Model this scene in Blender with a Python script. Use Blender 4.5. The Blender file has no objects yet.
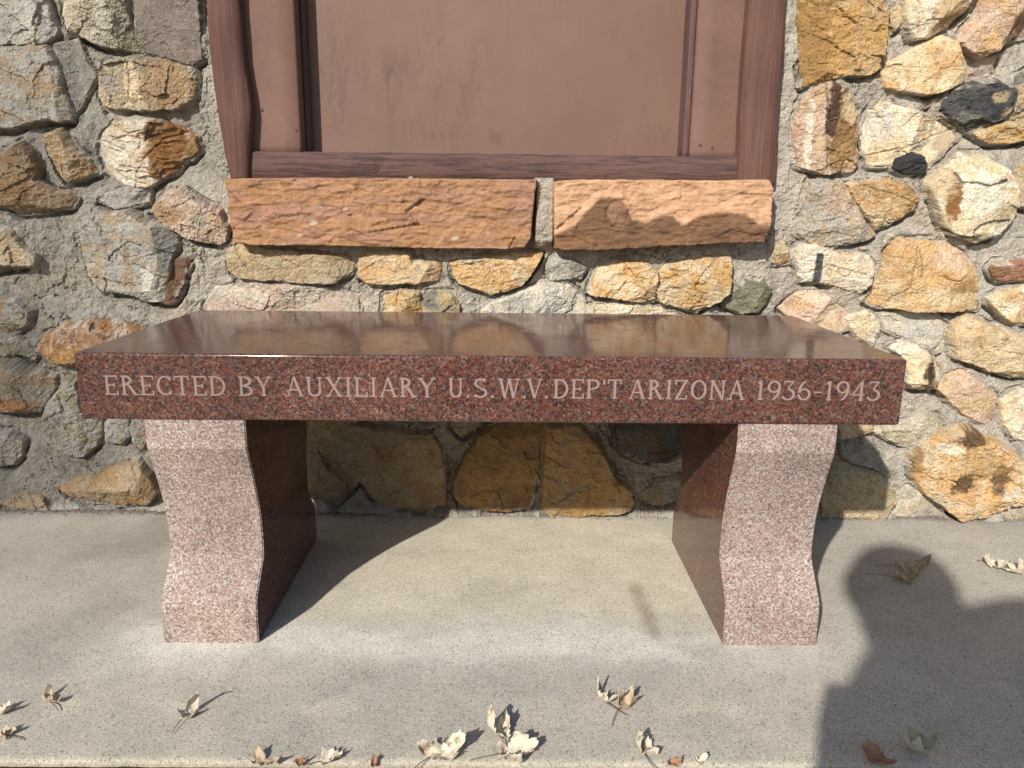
import bpy, bmesh, math, random
import numpy as np
from mathutils import Vector, Matrix

# ------------------------------------------------------------------ camera, world, sun
S = bpy.context.scene
F_PX, PITCH, YAW, ROLL = 767.0, 0.2299, 0.0067, 0.0108
CAM = np.array([0.0219, -1.1005, 0.6823])
def basis():
    p, y, r = PITCH, YAW, ROLL
    f = np.array([math.sin(y)*math.cos(p), math.cos(y)*math.cos(p), -math.sin(p)])
    rt = np.array([math.cos(y), -math.sin(y), 0.0]); up = np.cross(rt, f)
    return rt*math.cos(r)+up*math.sin(r), -rt*math.sin(r)+up*math.cos(r), f
RT, UP, FW = basis()
cam = bpy.data.cameras.new('camera'); co = bpy.data.objects.new('camera', cam); S.collection.objects.link(co)
m = Matrix(((RT[0], UP[0], -FW[0], CAM[0]), (RT[1], UP[1], -FW[1], CAM[1]), (RT[2], UP[2], -FW[2], CAM[2]), (0, 0, 0, 1)))
co.matrix_world = m
cam.sensor_width = 36.0; cam.lens = F_PX/1024*36; cam.clip_start = 0.02; cam.clip_end = 500
S.camera = co

SUN = Vector((0.525, 1.0, -0.69)).normalized()      # direction the light travels
w = bpy.data.worlds.new('World'); S.world = w; w.use_nodes = True
nt = w.node_tree; nt.nodes.clear()
sky = nt.nodes.new('ShaderNodeTexSky'); sky.sky_type = 'NISHITA'; sky.sun_disc = False
sky.sun_elevation = math.asin(-SUN.z); sky.sun_rotation = math.atan2(-SUN.x, -SUN.y)
bg = nt.nodes.new('ShaderNodeBackground'); bg.inputs[1].default_value = 0.112
wo = nt.nodes.new('ShaderNodeOutputWorld')
nt.links.new(sky.outputs[0], bg.inputs[0]); nt.links.new(bg.outputs[0], wo.inputs[0])
sl = bpy.data.lights.new('sun', 'SUN'); sl.energy = 5.0; sl.angle = math.radians(0.85); sl.color = (1.0, 0.955, 0.88)
so = bpy.data.objects.new('sun', sl); S.collection.objects.link(so)
so.rotation_euler = SUN.to_track_quat('-Z', 'Y').to_euler(); so.location = (-3, -6, 6)
S.view_settings.view_transform = 'Standard'; S.view_settings.look = 'None'
S.view_settings.exposure = 0.22; S.view_settings.gamma = 1.0

WY = 0.539            # mean plane of the wall face
H, T, D = 0.4664, 0.101, 0.4625

def ray(px, py): return RT*(px-512)/F_PX - UP*(py-384)/F_PX + FW
def onwall(px, py, y=WY):
    d = ray(px, py); k = (y-CAM[1])/d[1]; return CAM + k*d
def onfloor(px, py, z=0.0):
    d = ray(px, py); k = (z-CAM[2])/d[2]; return CAM + k*d

# ------------------------------------------------------------------ helpers
C = S.collection
def link(o, parent=None):
    C.objects.link(o)
    if parent is not None: o.parent = parent
    return o
def tag(o, label=None, cat=None, group=None, kind=None):
    if label: o['label'] = label
    if cat: o['category'] = cat
    if group: o['group'] = group
    if kind: o['kind'] = kind
    return o
def empty(name, loc=(0, 0, 0), rz=0):
    o = bpy.data.objects.new(name, None); o.location = loc; o.rotation_euler = (0, 0, rz); o.empty_display_size = 0.05
    return link(o)
def mesh_obj(name, verts, faces, mat, parent=None, smooth=False, loc=None):
    me = bpy.data.meshes.new(name)
    me.from_pydata([tuple(v) for v in verts], [], faces); me.update()
    if smooth: me.polygons.foreach_set('use_smooth', [True]*len(me.polygons))
    o = bpy.data.objects.new(name, me)
    for mm in (mat if isinstance(mat, (list, tuple)) else [mat]): me.materials.append(mm)
    if loc is not None: o.location = loc
    return link(o, parent)
def bm_obj(name, bm, mat, parent=None, smooth=False, loc=None):
    me = bpy.data.meshes.new(name); bm.normal_update(); bm.to_mesh(me); bm.free()
    if smooth: me.polygons.foreach_set('use_smooth', [True]*len(me.polygons))
    o = bpy.data.objects.new(name, me)
    for mm in (mat if isinstance(mat, (list, tuple)) else [mat]): me.materials.append(mm)
    if loc is not None: o.location = loc
    return link(o, parent)
def grid_obj(name, P, mask, col, mat, parent=None, origin=(0, 0, 0), smooth=True):
    """P: (nz,nx,3) array of points, mask: vertex keep, col: (nz,nx,3) albedo"""
    nz, nx = P.shape[:2]
    idx = -np.ones((nz, nx), int)
    q = mask[:-1, :-1] & mask[1:, :-1] & mask[:-1, 1:] & mask[1:, 1:]
    used = np.zeros((nz, nx), bool)
    used[:-1, :-1] |= q; used[1:, :-1] |= q; used[:-1, 1:] |= q; used[1:, 1:] |= q
    idx[used] = np.arange(used.sum())
    V = P[used]-np.array(origin)
    a = idx[:-1, :-1][q]; b = idx[:-1, 1:][q]; c = idx[1:, 1:][q]; d = idx[1:, :-1][q]
    Fc = np.stack([a, b, c, d], 1).astype(np.int32)
    me = bpy.data.meshes.new(name)
    me.vertices.add(len(V)); me.vertices.foreach_set('co', V.astype(np.float32).ravel())
    me.loops.add(Fc.size); me.loops.foreach_set('vertex_index', Fc.ravel())
    me.polygons.add(len(Fc)); me.polygons.foreach_set('loop_start', np.arange(0, Fc.size, 4, dtype=np.int32))
    me.polygons.foreach_set('use_smooth', np.ones(len(Fc), bool) if smooth else np.zeros(len(Fc), bool))
    me.update(calc_edges=True); me.validate()
    at = me.color_attributes.new('Col', 'FLOAT_COLOR', 'POINT')
    cc = np.ones((len(V), 4), np.float32); cc[:, :3] = np.clip(col[used], 0, 1)
    at.data.foreach_set('color', cc.ravel())
    me.materials.append(mat)
    o = bpy.data.objects.new(name, me); o.location = origin
    return link(o, parent)

# --- numpy gradient noise
def _h(ix, iy, s):
    n = (ix.astype(np.int64)*374761393 + iy.astype(np.int64)*668265263 + s*1442695041) & 0xffffffff
    n = ((n ^ (n >> 13))*1274126177) & 0xffffffff
    n = ((n ^ (n >> 15))*2246822519) & 0xffffffff
    return ((n ^ (n >> 16)) & 0xffff)/65535.0
def noise(x, y, s=0):
    ix = np.floor(x); iy = np.floor(y); fx = x-ix; fy = y-iy
    u = fx*fx*fx*(fx*(fx*6-15)+10); v = fy*fy*fy*(fy*(fy*6-15)+10)
    def g(dx, dy):
        a = _h(ix+dx, iy+dy, s)*2*np.pi
        return np.cos(a)*(fx-dx)+np.sin(a)*(fy-dy)
    n0 = g(0, 0)*(1-u)+g(1, 0)*u; n1 = g(0, 1)*(1-u)+g(1, 1)*u
    return (n0*(1-v)+n1*v)*1.4
def fbm(x, y, s=0, o=4, g=0.5):
    t = 0; a = 1; n = 0
    for i in range(o):
        t = t+a*noise(x*2**i+i*17.3, y*2**i-i*9.1, s+i*7); n += a; a *= g
    return t/n*1.3
def worley(x, y, s=0):
    ix = np.floor(x); iy = np.floor(y); best = np.full(x.shape, 9.0); sec = np.full(x.shape, 9.0); cid = np.zeros(x.shape)
    for dx in (-1, 0, 1):
        for dy in (-1, 0, 1):
            cx = ix+dx; cy = iy+dy
            px = cx+_h(cx, cy, s); py = cy+_h(cx, cy, s+3)
            d = (px-x)**2+(py-y)**2; c = _h(cx, cy, s+5)
            nb = d < best
            sec = np.where(nb, best, np.minimum(sec, d)); cid = np.where(nb, c, cid); best = np.where(nb, d, best)
    return np.sqrt(best), np.sqrt(sec), cid
def shards(x, y, s=0):
    """broken planes: every cell is a flat chip with its own tilt and level"""
    ix = np.floor(x); iy = np.floor(y); best = np.full(x.shape, 9.0); out = np.zeros(x.shape)
    for dx in (-1, 0, 1):
        for dy in (-1, 0, 1):
            cx = ix+dx; cy = iy+dy
            px = cx+_h(cx, cy, s); py = cy+_h(cx, cy, s+3)
            d = (px-x)**2+((py-y)*1.3)**2; nb = d < best
            v = (_h(cx, cy, s+5)-.5)*1.2+(x-px)*(_h(cx, cy, s+6)-.5)*2.4+(y-py)*(_h(cx, cy, s+7)-.5)*2.4
            out = np.where(nb, v, out); best = np.where(nb, d, best)
    return out
def sm(x, a, b):
    t = np.clip((x-a)/(b-a), 0, 1); return t*t*(3-2*t)
def sdist(X, Y, poly):
    """signed distance, positive inside"""
    d = np.full(X.shape, 1e9); ins = np.zeros(X.shape, bool); n = len(poly)
    for i in range(n):
        ax, ay = poly[i]; bx, by = poly[(i+1) % n]
        ex, ey = bx-ax, by-ay
        t = np.clip(((X-ax)*ex+(Y-ay)*ey)/(ex*ex+ey*ey+1e-12), 0, 1)
        d = np.minimum(d, (X-ax-t*ex)**2+(Y-ay-t*ey)**2)
        if abs(by-ay) > 1e-12:
            c = ((ay > Y) != (by > Y)) & (X < (bx-ax)*(Y-ay)/(by-ay)+ax)
            ins ^= c
    d = np.sqrt(d); return np.where(ins, d, -d)
def ldist(X, Y, pl):
    d = np.full(X.shape, 1e9)
    for i in range(len(pl)-1):
        ax, ay = pl[i]; bx, by = pl[i+1]; ex, ey = bx-ax, by-ay
        t = np.clip(((X-ax)*ex+(Y-ay)*ey)/(ex*ex+ey*ey+1e-12), 0, 1)
        d = np.minimum(d, (X-ax-t*ex)**2+(Y-ay-t*ey)**2)
    return np.sqrt(d)

# ------------------------------------------------------------------ materials
class N:
    def __init__(s, name):
        s.m = bpy.data.materials.new(name); s.m.use_nodes = True; s.t = s.m.node_tree
        s.b = s.t.nodes['Principled BSDF']
    def n(s, typ, **kw):
        nd = s.t.nodes.new(typ)
        for k, v in kw.items():
            if k.startswith('i_'):
                key = k[2:]
                key = int(key) if key.isdigit() else key.replace('_', ' ')
                nd.inputs[key].default_value = v
            else: setattr(nd, k, v)
        return nd
    def l(s, a, b): s.t.links.new(a, b)
    def mix(s, f, a, b, typ='MIX'):
        nd = s.t.nodes.new('ShaderNodeMix'); nd.data_type = 'RGBA'; nd.blend_type = typ
        for k, v in ((0, f), (6, a), (7, b)):
            if hasattr(v, 'is_output') or isinstance(v, bpy.types.NodeSocket): s.l(v, nd.inputs[k])
            else: nd.inputs[k].default_value = v if k == 0 or len(v) == 4 else (*v, 1)
        return nd.outputs[2]
    def ramp(s, src, pts, interp='LINEAR'):
        nd = s.t.nodes.new('ShaderNodeValToRGB'); nd.color_ramp.interpolation = interp
        e = nd.color_ramp.elements
        while len(e) < len(pts): e.new(0.5)
        for el, (p, c) in zip(e, pts):
            el.position = p; el.color = (c, c, c, 1) if not hasattr(c, '__len__') else (*c, 1)
        s.l(src, nd.inputs[0]); return nd.outputs[0]
    def noise(s, co, scale, det=4, rough=0.55, dist=0):
        nd = s.n('ShaderNodeTexNoise'); nd.inputs['Scale'].default_value = scale; nd.inputs['Detail'].default_value = det
        nd.inputs['Roughness'].default_value = rough; nd.inputs['Distortion'].default_value = dist
        s.l(co, nd.inputs['Vector']); return nd.outputs[0]
    def vor(s, co, scale, feat='F1', out=0):
        nd = s.n('ShaderNodeTexVoronoi', feature=feat); nd.inputs['Scale'].default_value = scale
        s.l(co, nd.inputs['Vector']); return nd.outputs[out]
    def bump(s, h, strength, dist, prev=None):
        nd = s.n('ShaderNodeBump'); nd.inputs['Strength'].default_value = strength; nd.inputs['Distance'].default_value = dist
        s.l(h, nd.inputs['Height'])
        if prev is not None: s.l(prev, nd.inputs['Normal'])
        return nd.outputs[0]
    def co(s, which='Object', rnd=False):
        tc = s.n('ShaderNodeTexCoord'); o = tc.outputs[which]
        if rnd:
            oi = s.n('ShaderNodeObjectInfo'); vm = s.n('ShaderNodeVectorMath', operation='ADD')
            sc = s.n('ShaderNodeMath', operation='MULTIPLY'); sc.inputs[1].default_value = 37.0
            s.l(oi.outputs['Random'], sc.inputs[0]); s.l(o, vm.inputs[0]); s.l(sc.outputs[0], vm.inputs[1]); o = vm.outputs[0]
        return o
    def fin(s, col=None, rough=None, normal=None, spec=None):
        if col is not None:
            if isinstance(col, bpy.types.NodeSocket): s.l(col, s.b.inputs['Base Color'])
            else: s.b.inputs['Base Color'].default_value = (*col, 1)
        if rough is not None:
            if isinstance(rough, bpy.types.NodeSocket): s.l(rough, s.b.inputs['Roughness'])
            else: s.b.inputs['Roughness'].default_value = rough
        if normal is not None: s.l(normal, s.b.inputs['Normal'])
        if spec is not None: s.b.inputs['Specular IOR Level'].default_value = spec
        return s.m

def mat_stone():
    s = N('fieldstone'); o = s.co(rnd=True)
    at = s.n('ShaderNodeAttribute', attribute_name='Col').outputs['Color']
    n1 = s.noise(o, 55, 6, 0.7, 0.6); n2 = s.noise(o, 300, 4, 0.75); n3 = s.noise(o, 900, 2, 0.6)
    c = s.mix(1.0, at, s.ramp(n1, [(0.27, (0.55, 0.50, 0.43)), (0.47, (1, 1, 1)), (0.70, (1.2, 1.2, 1.19))]), 'MULTIPLY')
    c = s.mix(1.0, c, s.ramp(n2, [(0.33, (0.4, 0.37, 0.33)), (0.48, (1, 1, 1)), (0.66, (1.3, 1.28, 1.25))]), 'MULTIPLY')
    hs = s.n('ShaderNodeHueSaturation'); s.l(c, hs.inputs['Color']); hs.inputs['Saturation'].default_value = 1.0
    b = s.bump(n1, 0.3, 0.005); b = s.bump(n2, 1.0, 0.0026, b); b = s.bump(n3, 0.6, 0.0009, b)
    return s.fin(hs.outputs[0], 0.8, b, 0.35)
def mat_mortar():
    s = N('mortar'); o = s.co()
    at = s.n('ShaderNodeAttribute', attribute_name='Col').outputs['Color']
    n1 = s.noise(o, 45, 5, 0.65); n2 = s.noise(o, 420, 4, 0.8); v = s.vor(o, 260)
    c = s.mix(1.0, at, s.ramp(n1, [(0.3, (0.78, 0.77, 0.75)), (0.55, (1, 1, 1)), (0.75, (1.15, 1.14, 1.1))]), 'MULTIPLY')
    c = s.mix(1.0, c, s.ramp(n2, [(0.36, (0.5, 0.49, 0.47)), (0.5, (1, 1, 1)), (0.66, (1.3, 1.28, 1.22))]), 'MULTIPLY')
    b = s.bump(n1, 0.8, 0.006); b = s.bump(v, 0.6, 0.0022, b); b = s.bump(n2, 0.9, 0.002, b)
    return s.fin(c, 0.95, b, 0.2)
def mat_sandstone():
    s = N('sandstone'); o = s.co(rnd=True)
    at = s.n('ShaderNodeAttribute', attribute_name='Col').outputs['Color']
    mp = s.n('ShaderNodeMapping'); mp.inputs['Scale'].default_value = (0.35, 1, 1); s.l(o, mp.inputs[0])
    n1 = s.noise(mp.outputs[0], 60, 6, 0.65, 0.5); n2 = s.noise(o, 420, 3, 0.7)
    c = s.mix(1.0, at, s.ramp(n1, [(0.3, (0.72, 0.68, 0.63)), (0.52, (1, 1, 1)), (0.7, (1.16, 1.18, 1.2))]), 'MULTIPLY')
    c = s.mix(1.0, c, s.ramp(n2, [(0.33, (0.68, 0.66, 0.64)), (0.5, (1, 1, 1)), (0.68, (1.18, 1.18, 1.18))]), 'MULTIPLY')
    b = s.bump(n1, 0.7, 0.005); b = s.bump(n2, 0.6, 0.0016, b)
    return s.fin(c, 0.85, b, 0.3)
def mat_granite(name, pal, rough, bumpy=0.0, dust=0.0, sc=330):
    s = N(name); o = s.co()
    def cell(scale, seed):
        mp = s.n('ShaderNodeMapping'); mp.inputs['Location'].default_value = (seed, seed*1.7, seed*0.3); s.l(o, mp.inputs[0])
        nz = s.n('ShaderNodeTexNoise'); nz.inputs['Scale'].default_value = scale*0.8; nz.inputs['Detail'].default_value = 2; s.l(mp.outputs[0], nz.inputs['Vector'])
        ad = s.n('ShaderNodeVectorMath', operation='MULTIPLY_ADD'); s.l(nz.outputs[1], ad.inputs[0]); ad.inputs[1].default_value = (1.6/scale,)*3; s.l(mp.outputs[0], ad.inputs[2])
        v = s.n('ShaderNodeTexVoronoi'); v.inputs['Scale'].default_value = scale; s.l(ad.outputs[0], v.inputs['Vector'])
        sp = s.n('ShaderNodeSeparateColor'); s.l(v.outputs['Color'], sp.inputs[0]); return sp.outputs[0]
    a = cell(sc, 0.3); b_ = cell(sc*2.1, 3.1)
    c = s.ramp(a, pal, 'CONSTANT')
    c2 = s.ramp(b_, pal, 'CONSTANT')
    c = s.mix(0.38, c, c2)
    n = s.noise(o, 9, 3); c = s.mix(1.0, c, s.ramp(n, [(0.3, 0.82), (0.7, 1.15)]), 'MULTIPLY')
    if dust:
        ng = s.n('ShaderNodeNewGeometry'); sx = s.n('ShaderNodeSeparateXYZ'); s.l(ng.outputs['Normal'], sx.inputs[0])
        nn = s.noise(o, 14, 5, 0.6)
        mu = s.n('ShaderNodeMath', operation='MULTIPLY', use_clamp=True); s.l(sx.outputs[2], mu.inputs[0]); s.l(s.ramp(nn, [(0.3, dust*0.55), (0.7, dust)]), mu.inputs[1])
        c = s.mix(mu.outputs[0], c, (0.17, 0.115, 0.098))
    nr = s.noise(o, 26, 5, .65)
    r = s.ramp(nr, [(0.35, rough*0.8), (0.55, rough*1.1), (0.72, rough*(2.6 if dust else 1.3))])
    if dust: c = s.mix(s.ramp(s.vor(o, 38), [(0.03, .5), (0.07, 0)]), c, (.3, .26, .22))
    nb = None
    if bumpy: nb = s.bump(s.noise(o, 500, 3, 0.7), bumpy, 0.001)
    return s.fin(c, r, nb, 0.12 if dust else 0.42)
def mat_paint(name, base, dark, wear=0.3, grain=False):
    s = N(name); o = s.co()
    src = o
    if grain:
        mp = s.n('ShaderNodeMapping'); mp.inputs['Scale'].default_value = grain; s.l(o, mp.inputs[0]); src = mp.outputs[0]
    n1 = s.noise(src, 130 if grain else 40, 6, 0.7, .3 if grain else 0); n2 = s.noise(o, 6, 3); n3 = s.noise(o, 260, 3)
    c = s.mix(s.ramp(n1, [(0.38, wear), (0.55, 0.0)]), base, dark)
    c = s.mix(1.0, c, s.ramp(n2, [(0.3, 0.88), (0.7, 1.12)]), 'MULTIPLY')
    b = s.bump(n1, 0.65 if grain else 0.12, 0.006); b = s.bump(n3, 0.3, 0.0008, b)
    return s.fin(c, 0.7, b, 0.25)
def mat_panel():
    s = N('panel_paint'); o = s.co()
    base = (0.152, 0.084, 0.062); dark = (0.085, 0.040, 0.033)
    # scuffed strokes: short vertical smudges in a band of patches
    mp = s.n('ShaderNodeMapping'); mp.inputs['Scale'].default_value = (1, 1, 0.32); s.l(o, mp.inputs[0])
    st = s.noise(mp.outputs[0], 55, 5, 0.75); pt = s.noise(o, 7.5, 2)
    mm = s.n('ShaderNodeMath', operation='MULTIPLY'); s.l(s.ramp(st, [(0.52, 0), (0.68, 0.8)]), mm.inputs[0]); s.l(s.ramp(pt, [(0.5, 0), (0.66, 1)]), mm.inputs[1])
    at = s.n('ShaderNodeAttribute', attribute_name='Col').outputs['Color']
    sp = s.n('ShaderNodeSeparateColor'); s.l(at, sp.inputs[0])
    m2 = s.n('ShaderNodeMath', operation='MULTIPLY'); s.l(sp.outputs[0], m2.inputs[0]); s.l(s.ramp(st, [(0.47, 0), (0.58, 0.8)]), m2.inputs[1])
    m3 = s.n('ShaderNodeMath', operation='MAXIMUM'); s.l(m2.outputs[0], m3.inputs[0])
    m4 = s.n('ShaderNodeMath', operation='MULTIPLY'); s.l(mm.outputs[0], m4.inputs[0]); m4.inputs[1].default_value = .35; s.l(m4.outputs[0], m3.inputs[1])
    c = s.mix(m3.outputs[0], base, dark)
    v = s.vor(o, 13); c = s.mix(s.ramp(v, [(0.022, 0.85), (0.045, 0)]), c, (0.1, 0.055, 0.045))
    n2 = s.noise(o, 3.2, 3); c = s.mix(1.0, c, s.ramp(n2, [(0.3, (0.9, 0.9, 0.9)), (0.7, (1.08, 1.1, 1.1))]), 'MULTIPLY')
    g = s.n('ShaderNodeMapping'); g.inputs['Scale'].default_value = (1, 1, 0.05); s.l(o, g.inputs[0])
    n3 = s.noise(g.outputs[0], 160, 3); b = s.bump(n3, 0.18, 0.001); b = s.bump(s.noise(o, 14, 3), 0.2, 0.006, b)
    b = s.bump(s.noise(o, 350, 2), 0.2, 0.0005, b)
    return s.fin(c, 0.6, b, 0.35)
def mat_concrete():
    s = N('concrete'); o = s.co()
    at = s.n('ShaderNodeAttribute', attribute_name='Col').outputs['Color']
    n1 = s.noise(o, 14, 6, 0.6); n2 = s.noise(o, 480, 3, 0.8); v = s.n('ShaderNodeTexVoronoi'); v.inputs['Scale'].default_value = 520; s.l(o, v.inputs['Vector'])
    sp = s.n('ShaderNodeSeparateColor'); s.l(v.outputs['Color'], sp.inputs[0])
    grit = s.ramp(sp.outputs[1], [(0.0, (0.5, 0.48, 0.46)), (0.07, (0.86, 0.86, 0.85)), (0.3, (1, 1, 1)), (0.82, (1.12, 1.11, 1.07)), (0.93, (1.3, 1.26, 1.15))], 'CONSTANT')
    c = s.mix(0.9, at, s.mix(1.0, at, grit, 'MULTIPLY'))
    c = s.mix(1.0, c, s.ramp(n2, [(0.34, (0.72, 0.71, 0.7)), (0.5, (1, 1, 1)), (0.66, (1.16, 1.15, 1.13))]), 'MULTIPLY')
    c = s.mix(1.0, c, s.ramp(n1, [(0.3, 0.9), (0.7, 1.08)]), 'MULTIPLY')
    vb = s.vor(o, 60); c = s.mix(s.ramp(vb, [(0.02, 0.6), (0.035, 0)]), c, (0.1, 0.09, 0.08))
    b = s.bump(n2, 0.55, 0.0013); b = s.bump(n1, 0.3, 0.004, b)
    return s.fin(c, 0.88, b, 0.3)
def mat_plain(name, col, rough=0.8, var=0.25, scale=60, bump=0.3):
    s = N(name); o = s.co(); n = s.noise(o, scale, 4)
    c = s.mix(1.0, col, s.ramp(n, [(0.3, 1-var), (0.7, 1+var)]), 'MULTIPLY')
    return s.fin(c, rough, s.bump(n, bump, 0.003))
def mat_leaf(name, ca, cb):
    s = N(name); o = s.co(rnd=True); n = s.noise(o, 90, 4); n2 = s.noise(o, 400, 2)
    c = s.mix(s.ramp(n, [(0.52, 0), (0.68, 1)]), ca, cb)
    return s.fin(c, 0.7, s.bump(n2, 0.4, 0.001))

M_stone = mat_stone(); M_mortar = mat_mortar(); M_sand = mat_sandstone()
PAL_D = [(0.0, (0.014, 0.012, 0.014)), (0.24, (0.105, 0.033, 0.022)), (0.44, (0.17, 0.058, 0.036)), (0.62, (0.06, 0.024, 0.018)), (0.78, (0.10, 0.08, 0.072)), (0.93, (0.22, 0.13, 0.1))]
PAL_L = [(0.0, (0.06, 0.05, 0.05)), (0.13, (0.25, 0.145, 0.112)), (0.36, (0.33, 0.25, 0.215)), (0.55, (0.21, 0.125, 0.10)), (0.70, (0.38, 0.33, 0.295)), (0.86, (0.49, 0.45, 0.415))]
M_gran = mat_granite('polished_granite', PAL_D, 0.11)
M_top = mat_granite('polished_granite_weathered', PAL_D, 0.12, dust=0.42)
M_rough = mat_granite('honed_granite', PAL_L, 0.7, 0.8, sc=430)
M_letter = mat_plain('frosted_engraving', (0.25, 0.175, 0.16), 0.9, 0.25, 500, 0.2)
M_panel = mat_panel()
M_trim = mat_paint('trim_paint', (0.155, 0.086, 0.065), (0.12, 0.065, 0.055), 0.35)
M_post = mat_paint('weathered_wood_paint', (0.122, 0.060, 0.047), (0.06, 0.030, 0.026), 0.5, (1, 1, 0.05))
M_rail = mat_paint('weathered_rail_paint', (0.115, 0.064, 0.055), (0.045, 0.026, 0.024), 0.9, (0.07, 1, 1))
M_bead = mat_paint('bead_paint', (0.12, 0.068, 0.058), (0.05, 0.03, 0.026), 0.5, (1, 1, 0.1))
M_conc = mat_concrete()

# ------------------------------------------------------------------ ground
def ground():
    V = [(-60, -60, -0.12), (60, -60, -0.12), (60, 60, -0.12), (-60, 60, -0.12)]
    o = mesh_obj('ground', V, [(0, 1, 2, 3)], mat_plain('dry_lawn', (0.16, 0.14, 0.08), 0.95, 0.4, 8)); tag(o, kind='structure')
ground()
JY = -0.276
def pavement():
    # main slab: fine near the photo, one sheet with a rounded front arris
    xs = np.arange(-2.6, 2.6001, 0.008)
    ys = np.concatenate([[JY, JY+0.0015, JY+0.004, JY+0.008], np.arange(JY+0.014, 0.62, 0.008)])
    X, Y = np.meshgrid(xs, ys)
    Z = 0.0012*fbm(X*5, Y*5, 3)
    wob = 0.0016*fbm(X*30, Y*0+2, 8)
    e = Y-JY
    Z = Z-0.006*np.clip(1-e/0.008, 0, 1)**2
    Yw = Y+np.where(e < 0.009, wob, 0)
    base = np.array([0.43, 0.395, 0.34]); warm = np.array([0.60, 0.55, 0.445]); white = np.array([0.68, 0.65, 0.58]); dark = np.array([0.30, 0.25, 0.185])
    n = fbm(X*4, Y*4, 21); n2 = fbm(X*11, Y*16, 31)
    col = base+np.zeros(X.shape+(3,))
    def blend(mask, c):
        nonlocal col
        col = col*(1-mask[..., None])+c*mask[..., None]
    # paler, warmer cement between the legs
    k = sm(Y, 0.02, 0.12)*sm(-np.abs(X-0.02+0.06*n2), -0.56, -0.34)
    blend(0.9*k, warm)
    # chalky tide marks round the feet and across the front
    b = 1.3*np.exp(-((Y-0.005+0.03*n)/0.06)**2)*sm(X+0.04*n, -0.66, -0.52)*sm(-X+0.05*n2, -0.5, -0.2)
    b = b+0.5*np.exp(-(((X+0.5)/0.13)**2+((Y+0.01)/0.09)**2))+0.45*np.exp(-(((X-0.46)/0.14)**2+((Y-0.0)/0.07)**2))
    blend(np.clip(b*(0.65+0.5*n2), 0, 0.8), white)
    # brownish drip stain
    pA, pB = onfloor(634, 583), onfloor(657, 642); sx = pA[0]+(Y-pA[1])*(pB[0]-pA[0])/(pB[1]-pA[1])
    st = np.exp(-((X-sx-0.006*n2)/0.014)**2)*sm(Y+.01*n2, pB[1]-.01, pB[1]+.03)*sm(-Y+.01*n2, -pA[1]-.005, -pA[1]+.03)
    blend(np.clip(0.8*st*(1+.5*n2), 0, 0.7), dark)
    blend(np.clip(0.35*sm(n2, 0.1, 0.6)*sm(-Y, 0.05, 0.15), 0, 1), warm)
    tr_ = np.exp(-((Y-.335-.02*noise(X*3, X*0, 4)-.03*X)/.0035)**2)+np.exp(-((Y-.19-.015*noise(X*4, X*0, 6)+.02*X)/.003)**2)*.7
    blend(np.clip(.22*tr_*sm(n2, -.4, .4), 0, .3), dark)
    dr = sm(fbm(X*2.2, Y*3.5, 61, 5, .6), .12, .42)*.22; blend(dr, np.array([.27, .25, .215]))
    dots = sm(noise(X*55, Y*55, 66), .80, .92)*.6; blend(dots, np.array([.16, .14, .12]))
    # grime against the wall, worn pale arris
    blend(0.5*sm(Y+0.02*n2, 0.47, 0.53), np.array([0.30, 0.29, 0.27]))
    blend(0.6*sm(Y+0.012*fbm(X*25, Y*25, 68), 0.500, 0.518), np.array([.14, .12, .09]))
    blend(0.55*sm(-e, -0.03, -0.012), np.array([0.46, 0.43, 0.34]))
    blend(0.8*sm(-e, -0.005, -0.001), dark)
    P = np.stack([X, Yw, Z], -1)
    o = grid_obj('pavement', P, np.ones(X.shape, bool), col, M_conc); tag(o, kind='structure')
    # slab side skirt down to the joint
    V = [(-2.6, JY+0.002, -0.0065), (2.6, JY+0.002, -0.0065), (2.6, JY+0.002, -0.12), (-2.6, JY+0.002, -0.12)]
    o = mesh_obj('pavement_edge', V, [(3, 2, 1, 0)], mat_plain('joint_dirt', (0.06, 0.05, 0.04), 0.95, 0.4, 80)); tag(o, kind='structure')
    # joint bottom
    V = [(-2.6, JY-0.02, -0.018), (2.6, JY-0.02, -0.018), (2.6, JY+0.01, -0.018), (-2.6, JY+0.01, -0.018)]
    o = mesh_obj('pavement_joint', V, [(0, 1, 2, 3)], bpy.data.materials['joint_dirt']); tag(o, kind='structure')
    xs = np.arange(-2.6, 2.6001, 0.02); ys = np.arange(-3.2, JY-0.007, 0.02); ys = np.concatenate([ys, [JY-0.010, JY-0.0065, JY-0.006]])
    X, Y = np.meshgrid(xs, ys); Z = -0.002+0.0012*fbm(X*5, Y*5, 5); Z = np.where(Y > JY-0.0063, -0.02, Z)
    col = np.array([0.32, 0.3, 0.255])+np.zeros(X.shape+(3,))
    o = grid_obj('path', np.stack([X, Y, Z], -1), np.ones(X.shape, bool), col, M_conc); tag(o, kind='structure')
pavement()

# ------------------------------------------------------------------ the wall
wall = empty('stone_wall', (0, WY, 0))
tag(wall, 'rubble wall of tan, ochre and grey fieldstones set in rough mortar, behind the granite bench', 'stone wall')
INV = -np.array([0, WY, 0])
MORT = np.array([0.405, 0.365, 0.31])

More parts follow.
